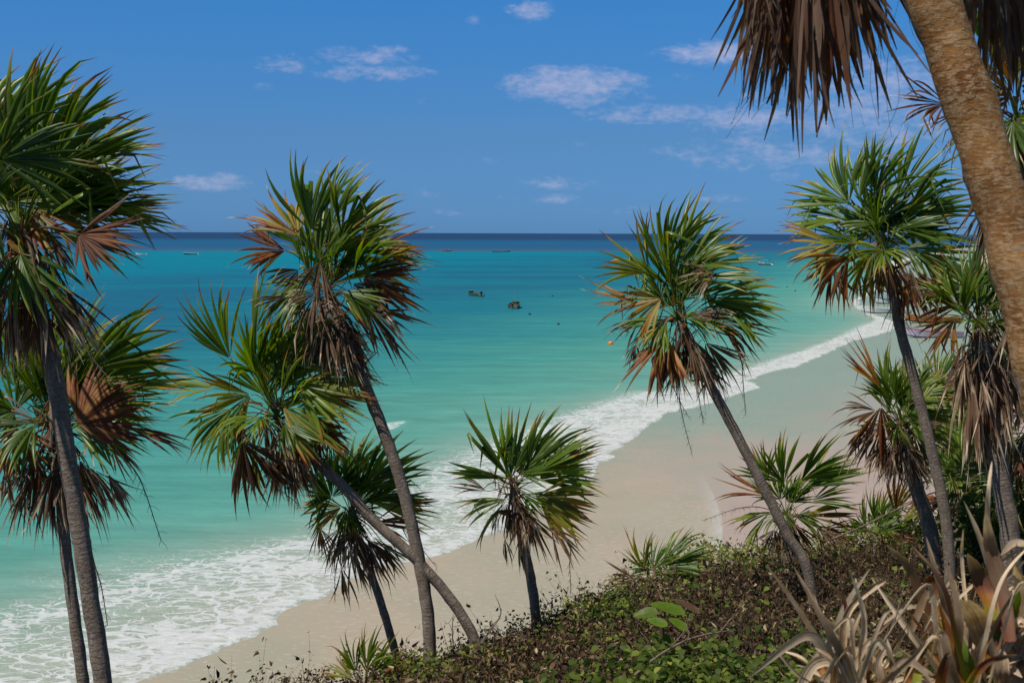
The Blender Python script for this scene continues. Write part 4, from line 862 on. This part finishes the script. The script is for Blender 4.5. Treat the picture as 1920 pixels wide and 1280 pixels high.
# bare branches lying in the scrub
def branch(label, pts, r, name='bare_branch'):
    path = spline([at(*p) for p in pts], 20); V, Fc = tube(path, np.linspace(r, r * .35, 20) * (1 + .1 * np.sin(np.arange(20) * 2.1)), 6)
    V = list(V); rg = np.random.default_rng(int(pts[0][0]))
    for q in range(5, 19, 3):
        dn = norm(rg.normal(size=3) * .6 + (path[q] - path[q - 1]) * 12 + [0, 0, .4]); L = rg.uniform(.12, .32)
        Vt, Ft = tube(spline([path[q], path[q] + dn * L * .5 + rg.normal(size=3) * .02, path[q] + dn * L], 6), np.linspace(r * .45, r * .15, 6), 5)
        b = len(V); V += list(Vt); Fc += [tuple(b + z for z in f) for f in Ft]
    o = mesh_obj(name, V, Fc, M_BRANCH, None, smooth=True); tag(o, label, 'branch', 'bare branches in the scrub'); return o
M_BRANCH = simple('dead_branch', (.19, .145, .105), .85, .1, 20, .35)
branch('pale bare branch lying slantwise in the leafy foreground scrub', [(1190, 1265, 9.0), (1240, 1225, 9.2), (1300, 1195, 9.4), (1375, 1180, 9.6)], .012)
branch('crooked bare branch poking up beside the slanting trunk foot', [(880, 1245, 13.2), (905, 1200, 13.3), (935, 1160, 13.4), (940, 1140, 13.4)], .012)
branch('forked bare branch rising in front of the grey trunks', [(1560, 1010, 19), (1620, 985, 19), (1680, 955, 19.1), (1720, 940, 19.2)], .014)
branch('thin upright bare branch beside the low palm', [(850, 1215, 13.6), (848, 1180, 13.6), (850, 1150, 13.6)], .008)

# big sea grape leaves lying on the scrub
def round_leaf(c, nrm, rad, dry, root=None, rg=None):
    nrm = norm(nrm); s = norm(np.cross(nrm, [.3, 1, .2])); b = np.cross(nrm, s)
    V = [c + nrm * rad * -.08]; dr = [dry]; 
    for ring, f in ((1, .55), (2, 1.0)):
        for k in range(14):
            an = k / 14 * 6.283; r = rad * f * (1 + .06 * math.sin(3 * an + 1)); V.append(c + s * r * math.cos(an) * (1.7 - .25 * math.cos(an)) + b * r * math.sin(an) * .8 * (1 - .3 * math.cos(an)) + nrm * (rad * .12 * f * f * abs(math.sin(an)) + rg.normal() * rad * .015)); dr.append(dry + .05 * ring)
    Fc = [(0, 1 + k, 1 + (k + 1) % 14) for k in range(14)] + [(1 + k, 15 + k, 15 + (k + 1) % 14, 1 + (k + 1) % 14) for k in range(14)]
    return mesh_obj('leaf', V, Fc, M_LEAF, root, {'dry': dr, 'rnd': [rg.random()] * len(V), 'acr': [.5] * len(V), 'aln': [.4] * len(V)}, smooth=True)
rg = np.random.default_rng(8)
sg = tag(empty('sea_grape_seedling', at(1245, 1175, 10.6)), 'broad-leaved seedling with large flat green leaves amid brown scrub', 'plant')
for u, v, dd, r, dr, n_ in [(1248, 1139, 10.5, .085, .16, (.1, -.35, 1)), (1285, 1134, 10.6, .07, .76, (.4, -.3, 1)), (1208, 1150, 10.4, .06, .14, (-.5, -.6, .8)), (1230, 1165, 10.2, .05, .1, (0, -.7, 1)), (1270, 1168, 10.2, .05, .1, (.3, -.7, .8))]:
    round_leaf(at(u, v, dd), n_, r, dr, sg, rg)
V, Fc = tube(spline([at(1245, 1215, 10.6), at(1243, 1165, 10.5), at(1250, 1142, 10.5)], 6), np.linspace(.012, .006, 6), 6)
mesh_obj('stem', V, Fc, M_TWIG, sg)

# ------------------------------------------------------------------ boats and floats
M_WHITE = simple('boat_white', (.62, .62, .60), .45, .4, 3, .12)
M_HULLG = simple('boat_green', (.05, .13, .10), .45, .4, 3, .25)
M_VIOLET = simple('boat_violet', (.50, .42, .52), .5, .4, 3, .12)
M_PINK = simple('boat_pink_stripe', (.45, .16, .22), .5, .4, 3, .12)
M_ORANGE = simple('boat_orange', (.36, .13, .035), .55, .3, 3, .3)
M_DARK = simple('motor_dark', (.025, .028, .03), .4, .4, 8, .2)
M_BLUE = simple('canopy_blue', (.05, .22, .48), .7, .2, 5, .15)
M_WOOD = simple('bench_wood', (.30, .22, .14), .7, .2, 10, .25)
M_BUOY = simple('buoy_orange', (.75, .20, .02), .4, .4, 12, .1)
M_FLOAT = simple('float_dark', (.03, .04, .04), .6, .3, 12, .2)

def solid(name, secs, mat, parent, close_ends=True):
    """loft closed sections"""
    n, k = len(secs), len(secs[0]); V = np.array(secs).reshape(-1, 3)
    Fc = [(i * k + j, i * k + (j + 1) % k, (i + 1) * k + (j + 1) % k, (i + 1) * k + j) for i in range(n - 1) for j in range(k)]
    if close_ends: Fc += [tuple(range(k))[::-1], tuple(range((n - 1) * k, n * k))]
    return V, Fc

def boat(label, x, y, head, L=6.5, B=1.9, hull=None, lower=None, canopy=None, motor=True, posts=False, group='open boats moored offshore', z0=0.0, tilt=0.0, mast=False, name='fishing_boat'):
    hull = hull or M_WHITE; lower = lower or hull
    root = empty(name, (x, y, z0)); tag(root, label, 'boat', group)
    root.rotation_euler = (tilt, 0, head)
    def add(nm, V, Fc, mat, smooth=False):
        o = mesh_obj(nm, V, Fc, mat, None, smooth=smooth); o.parent = root; return o
    fs = [0, .12, .3, .5, .7, .85, .95, 1.0]
    def sect(f, inset=0.0):
        x_ = -L / 2 + L * f
        hw = B / 2 * np.interp(f, [0, .3, .6, .8, .92, 1], [.86, 1.0, .97, .72, .36, .03]) - inset
        hw = max(hw, .02)
        top = .62 + .42 * f ** 2.6; bot = -.18 + .30 * max(0, f - .72) ** 1.4 * 6
        ch = bot + .22
        return x_, hw, top, bot, ch
    V = []; k = 10
    for f in fs:
        x_, hw, top, bot, ch = sect(f)
        flo = .16; iw = max(hw - .07, .01)
        V += [(x_, -hw, top), (x_, -hw * .97, top - .14), (x_, -hw * .80, ch), (x_, 0, bot), (x_, hw * .80, ch), (x_, hw * .97, top - .14), (x_, hw, top),
              (x_, iw, top), (x_, iw * .75, max(flo, ch + .05)), (x_, -iw * .75, max(flo, ch + .05)), (x_, -iw, top)]
    k = 11; nf = len(fs)
    fu, fl = [], []
    for i in range(nf - 1):
        for j in range(k):
            q = (i * k + j, i * k + (j + 1) % k, (i + 1) * k + (j + 1) % k, (i + 1) * k + j)
            (fl if j in (1, 2, 3, 4) else fu).append(q)
    ends = [tuple(range(k))[::-1], tuple(range((nf - 1) * k, nf * k))]
    o = add('hull', V, fu + fl + ends, [hull, lower])
    for idx in range(len(fu), len(fu) + len(fl)): o.data.polygons[idx].material_index = 1
    for f in (.22, .45, .66):
        x_, hw, top, bot, ch = sect(f)
        V, Fc = solid('', [[(x_ - .14, s * (hw - .09), top - .22), (x_ + .14, s * (hw - .09), top - .22), (x_ + .14, s * (hw - .09), top - .17), (x_ - .14, s * (hw - .09), top - .17)] for s in (-1, 1)], None, None)
        add('bench', V, Fc, M_WOOD)
    x_, hw, top, bot, ch = sect(.86)
    V, Fc = solid('', [[(-L / 2 + L * f, -sect(f, .05)[1], sect(f)[2] + .012), (-L / 2 + L * f, sect(f, .05)[1], sect(f)[2] + .012), (-L / 2 + L * f, sect(f, .05)[1], sect(f)[2] + .04), (-L / 2 + L * f, -sect(f, .05)[1], sect(f)[2] + .04)] for f in (.8, .86, .92, .98)], None, None)
    add('foredeck', V, Fc, hull)
    if motor:
        xb = -L / 2 - .16
        mo = add('outboard_motor', *solid('', [[(xb - .2 * a, -.17 * a, zc), (xb + .2 * a, -.17 * a, zc), (xb + .2 * a, .17 * a, zc), (xb - .2 * a, .17 * a, zc)] for zc, a in ((-.25, .35), (.35, .38), (.55, .8), (.62, 1.05), (.92, 1.0), (1.02, .6))], None, None), M_DARK)
    if canopy or posts:
        for f in (.28, .62):
            for s in (-1, 1):
                x_, hw, top, bot, ch = sect(f)
                add('pole', *tube([(x_, s * (hw - .08), top - .05), (x_, s * (hw - .12), 1.95)], .025, 6), M_WHITE)
    if canopy:
        secs = []
        for f in (.22, .36, .52, .68):
            x_ = -L / 2 + L * f
            secs.append([(x_, B * .46 * math.cos(a), 1.955 + .16 * math.sin(a)) for a in np.linspace(0, math.pi, 9)] + [(x_, B * .44 * math.cos(a), 1.93 + .16 * math.sin(a)) for a in np.linspace(math.pi, 0, 9)])
        add('canopy', *solid('', secs, None, None), canopy)
    if mast:
        add('mast', *tube([(L * .1, 0, .2), (L * .1, 0, 2.6)], [.04, .025], 6), M_WOOD)
    return root
def pxy(u, v): p = gnd(u, v); return p[0], p[1]
PI = math.pi
boat('white and dark green open boat, left of the two nearest moored boats', *pxy(890, 555), math.radians(115), L=6.0, hull=M_HULLG, lower=M_HULLG)
boat('dark green open boat seen from its stern, right of the two nearest moored boats', *pxy(965, 577), math.radians(84), L=6.2, B=1.95, hull=M_HULLG, lower=M_HULLG, mast=True)
boat('white moored boat under a blue canopy between the two right-hand palm crowns', *pxy(1435, 497), math.radians(140), L=6.2, B=2.3, hull=M_WHITE, lower=M_HULLG, canopy=M_BLUE)
boat('dark green moored boat peeking out behind the leaning palm crown', *pxy(1396, 517), math.radians(100), L=5.6, hull=M_HULLG, lower=M_HULLG, motor=False)
boat('rust coloured boat far out on the reef line', *pxy(837, 471), math.radians(170), L=7.5, B=2.3, hull=M_ORANGE, lower=M_ORANGE, posts=True)
boat('small dark boat far out, left of the pair near the reef line', *pxy(930, 473), math.radians(150), L=5.5, hull=M_HULLG, lower=M_HULLG)
boat('small white boat far out, right of the pair near the reef line', *pxy(945, 472), math.radians(10), L=8.0, hull=M_WHITE, lower=M_HULLG)
boat('grey motor boat far out between the left palm and the tall middle palm', *pxy(358, 477), math.radians(178), L=8.0, B=2.4, hull=M_WHITE, lower=M_DARK, mast=True)
boat('white motor boat beside the right tip of the tall middle crown', *pxy(779, 484), math.radians(175), L=7.5, B=2.4, hull=M_WHITE, lower=M_WHITE, posts=True)
boat('small white boat seen under the left palm crown on the reef line', *pxy(265, 478), math.radians(175), L=6, hull=M_WHITE, lower=M_WHITE)
G2 = 'boats pulled up on the beach'
hx, hy = pxy(1660, 587); boat('white boat beached with its bow in the surf behind the grey trunk', hx, hy, math.radians(172), L=7.6, B=2.1, hull=M_WHITE, lower=M_WHITE, group=G2, z0=.12, motor=False)
hx, hy = pxy(1750, 634); boat('violet boat with a pink rim beached nearest among the palms', hx, hy, math.radians(176), L=6.6, B=1.9, hull=M_PINK, lower=M_VIOLET, group=G2, z0=.2, motor=False)
hx, hy = pxy(1750, 606); boat('orange brown wooden boat beached behind the violet one', hx, hy, math.radians(178), L=7.4, B=2.2, hull=M_ORANGE, lower=M_ORANGE, group=G2, z0=.25, motor=False)
hx, hy = pxy(1668, 570); boat('blue rimmed boat beached behind the white one', hx, hy, math.radians(170), L=5.5, B=1.8, hull=M_BLUE, lower=M_WHITE, group=G2, z0=.2, motor=False)

def ball(nm, label, cat, x, y, r, mat, ring=True, group=None, zs=.35):
    secs = []
    for a in np.linspace(-PI / 2 + .05, PI / 2 - .05, 12): secs.append([(r * math.cos(a) * math.cos(b), r * math.cos(a) * math.sin(b), r * math.sin(a)) for b in np.linspace(0, 2 * PI, 17)[:-1]])
    root = empty(nm, (x, y, r * zs)); tag(root, label, cat, group)
    V, Fc = solid('', secs, None, None); o = mesh_obj('float_body', V, Fc, mat, None, smooth=True); o.parent = root
    V, Fc = tube([(math.cos(a) * r * .2, 0, r * 1.1 + math.sin(a) * r * .2) for a in np.linspace(0, 2 * PI, 13)], r * .05, 6, cap=False); o = mesh_obj('eyelet', V, Fc, M_FLOAT, None); o.parent = root
    return root
ball('buoy', 'round orange buoy floating left of the leaning palm', 'buoy', *pxy(1145, 646), .30, M_BUOY)
for u, v, lb in [(993, 590, 'small dark float just below the stern-on green boat'), (1047, 609, 'small dark float midway between the moored boats and the orange buoy'), (1476, 539, 'small dark float, left of the pair left of the dense green palm'), (1491, 546, 'small dark float, right of the pair left of the dense green palm'), (1036, 556, 'small dark float farther out to the right of the moored boats')]:
    ball('mooring_float', lb, 'float', *pxy(u, v), .20, M_FLOAT, group='mooring floats')

# ------------------------------------------------------------------ light and sky
SUN_EL, SUN_AZ = math.radians(62), math.radians(-126)      # azimuth from +Y towards +X
sd = Vector((math.sin(SUN_AZ) * math.cos(SUN_EL), math.cos(SUN_AZ) * math.cos(SUN_EL), math.sin(SUN_EL)))
sl = bpy.data.lights.new('sun', 'SUN'); sl.energy = 4.3; sl.angle = math.radians(.53); sl.color = (1, .95, .88)
so = bpy.data.objects.new('sun', sl); C.objects.link(so); so.rotation_euler = (-sd).to_track_quat('-Z', 'Y').to_euler()
W = bpy.data.worlds.new('World'); S.world = W; W.use_nodes = True
class WT(NT):
    def __init__(s): s.t = W.node_tree; s.t.nodes.clear(); s.out = s.t.nodes.new('ShaderNodeOutputWorld')
w = WT()
sky = w.t.nodes.new('ShaderNodeTexSky'); sky.sky_type = 'NISHITA'; sky.sun_disc = False
sky.sun_elevation = SUN_EL; sky.sun_rotation = SUN_AZ; sky.altitude = 0; sky.air_density = 1.0; sky.dust_density = .1; sky.ozone_density = 1.0
tcn = w.t.nodes.new('ShaderNodeTexCoord'); vec = tcn.outputs['Generated']
sp = w.n('ShaderNodeSeparateXYZ', i0=vec)
el = w.math('ARCSINE', sp.outputs[2]); az = w.math('ARCTAN2', sp.outputs[0], sp.outputs[1])
tint = w.ramp(w.math('MULTIPLY', el, 1.5, clamp=True), [(0, (.121, .335, .95)), (.105, (.182, .392, .79)), (.262, (.168, .53, .965)), (.45, (.22, .52, .80)), (.8, (.46, .50, .52))])
skyc = w.mix(1.0, sky.outputs[0], tint, 'MULTIPLY')
# clouds: (azimuth, elevation, half sizes) in milliradians, density
CL = [(1070, 158, 105, 26, 1.0), (1088, 185, 40, 14, .8), (1345, 100, 85, 18, .9), (1235, 213, 120, 15, .75), (1400, 222, 90, 22, .8), (1640, 190, 150, 80, .72), (1450, 288, 150, 28, .62), (1280, 280, 70, 12, .4),
      (690, 107, 75, 14, .7), (700, 138, 85, 13, .75), (720, 95, 40, 9, .7), (530, 122, 42, 16, .6), (588, 115, 18, 9, .5), (398, 342, 56, 14, .85), (1025, 343, 42, 10, .65), (1097, 345, 30, 9, .65), (1045, 373, 45, 9, .6),
      (998, 22, 36, 16, .75), (805, 364, 26, 8, .5), (770, 352, 40, 7, .35), (890, 38, 18, 9, .5), (490, 165, 20, 8, .4), (1075, 272, 26, 8, .45), (1470, 330, 30, 8, .5), (788, 190, 18, 7, .35), (1220, 180, 50, 8, .35), (940, 370, 24, 6, .35), (445, 92, 16, 6, .4), (1280, 140, 18, 8, .4), (1410, 182, 24, 9, .45), (245, 300, 50, 14, .5), (1700, 140, 90, 30, .4), (1235, 350, 22, 6, .3), (600, 325, 80, 8, .25), (870, 400, 60, 7, .4), (1180, 395, 70, 8, .4), (1340, 372, 50, 8, .4), (930, 300, 36, 8, .35), (250, 395, 60, 7, .35), (1560, 240, 90, 22, .6), (1610, 110, 70, 24, .5)]
cmb = w.n('ShaderNodeCombineXYZ', i0=w.math('MULTIPLY', az, 1.0), i1=el, i2=0.0)
nz = w.noise(w.scale(cmb.outputs[0], 42, 95, 1), 1.0, 6, .62, .3)
nz2 = w.noise(w.scale(cmb.outputs[0], 150, 300, 1), 1.0, 4, .6)
acc = None
for (u, v, rx, ry, dn) in CL:
    dr_ = norm(FWD + RIGHT * ((u - 960) / F) + UP * ((640 - v) / F)); a0 = math.atan2(dr_[0], dr_[1]); e0 = math.asin(dr_[2])
    dx = w.math('MULTIPLY', w.math('SUBTRACT', az, a0), F / rx * .8); dy = w.math('MULTIPLY', w.math('SUBTRACT', el, e0), F / ry * .8)
    dd = w.math('ADD', w.math('MULTIPLY', dx, dx), w.math('MULTIPLY', dy, dy))
    e = w.math('MULTIPLY', w.mapr(dd, 0, 1.9, 1, 0), dn)
    acc = e if acc is None else w.math('MAXIMUM', acc, e)
dens = w.math('ADD', acc, w.math('ADD', w.math('MULTIPLY', w.math('SUBTRACT', nz, .5), 1.5), w.math('MULTIPLY', w.math('SUBTRACT', nz2, .5), .8)))
cf = w.math('MULTIPLY', w.mapr(dens, .26, 1.25, 0, .60, True), w.mapr(acc, .02, .3, 0, 1, True))
CLOUD = (5.2, 5.2, 6.9)
skyc = w.mix(cf, skyc, CLOUD)
bg = w.n('ShaderNodeBackground', Color=skyc, Strength=.10)
w.t.links.new(bg.outputs[0], w.out.inputs[0])
S.cycles.max_bounces = 6; S.cycles.transparent_max_bounces = 4
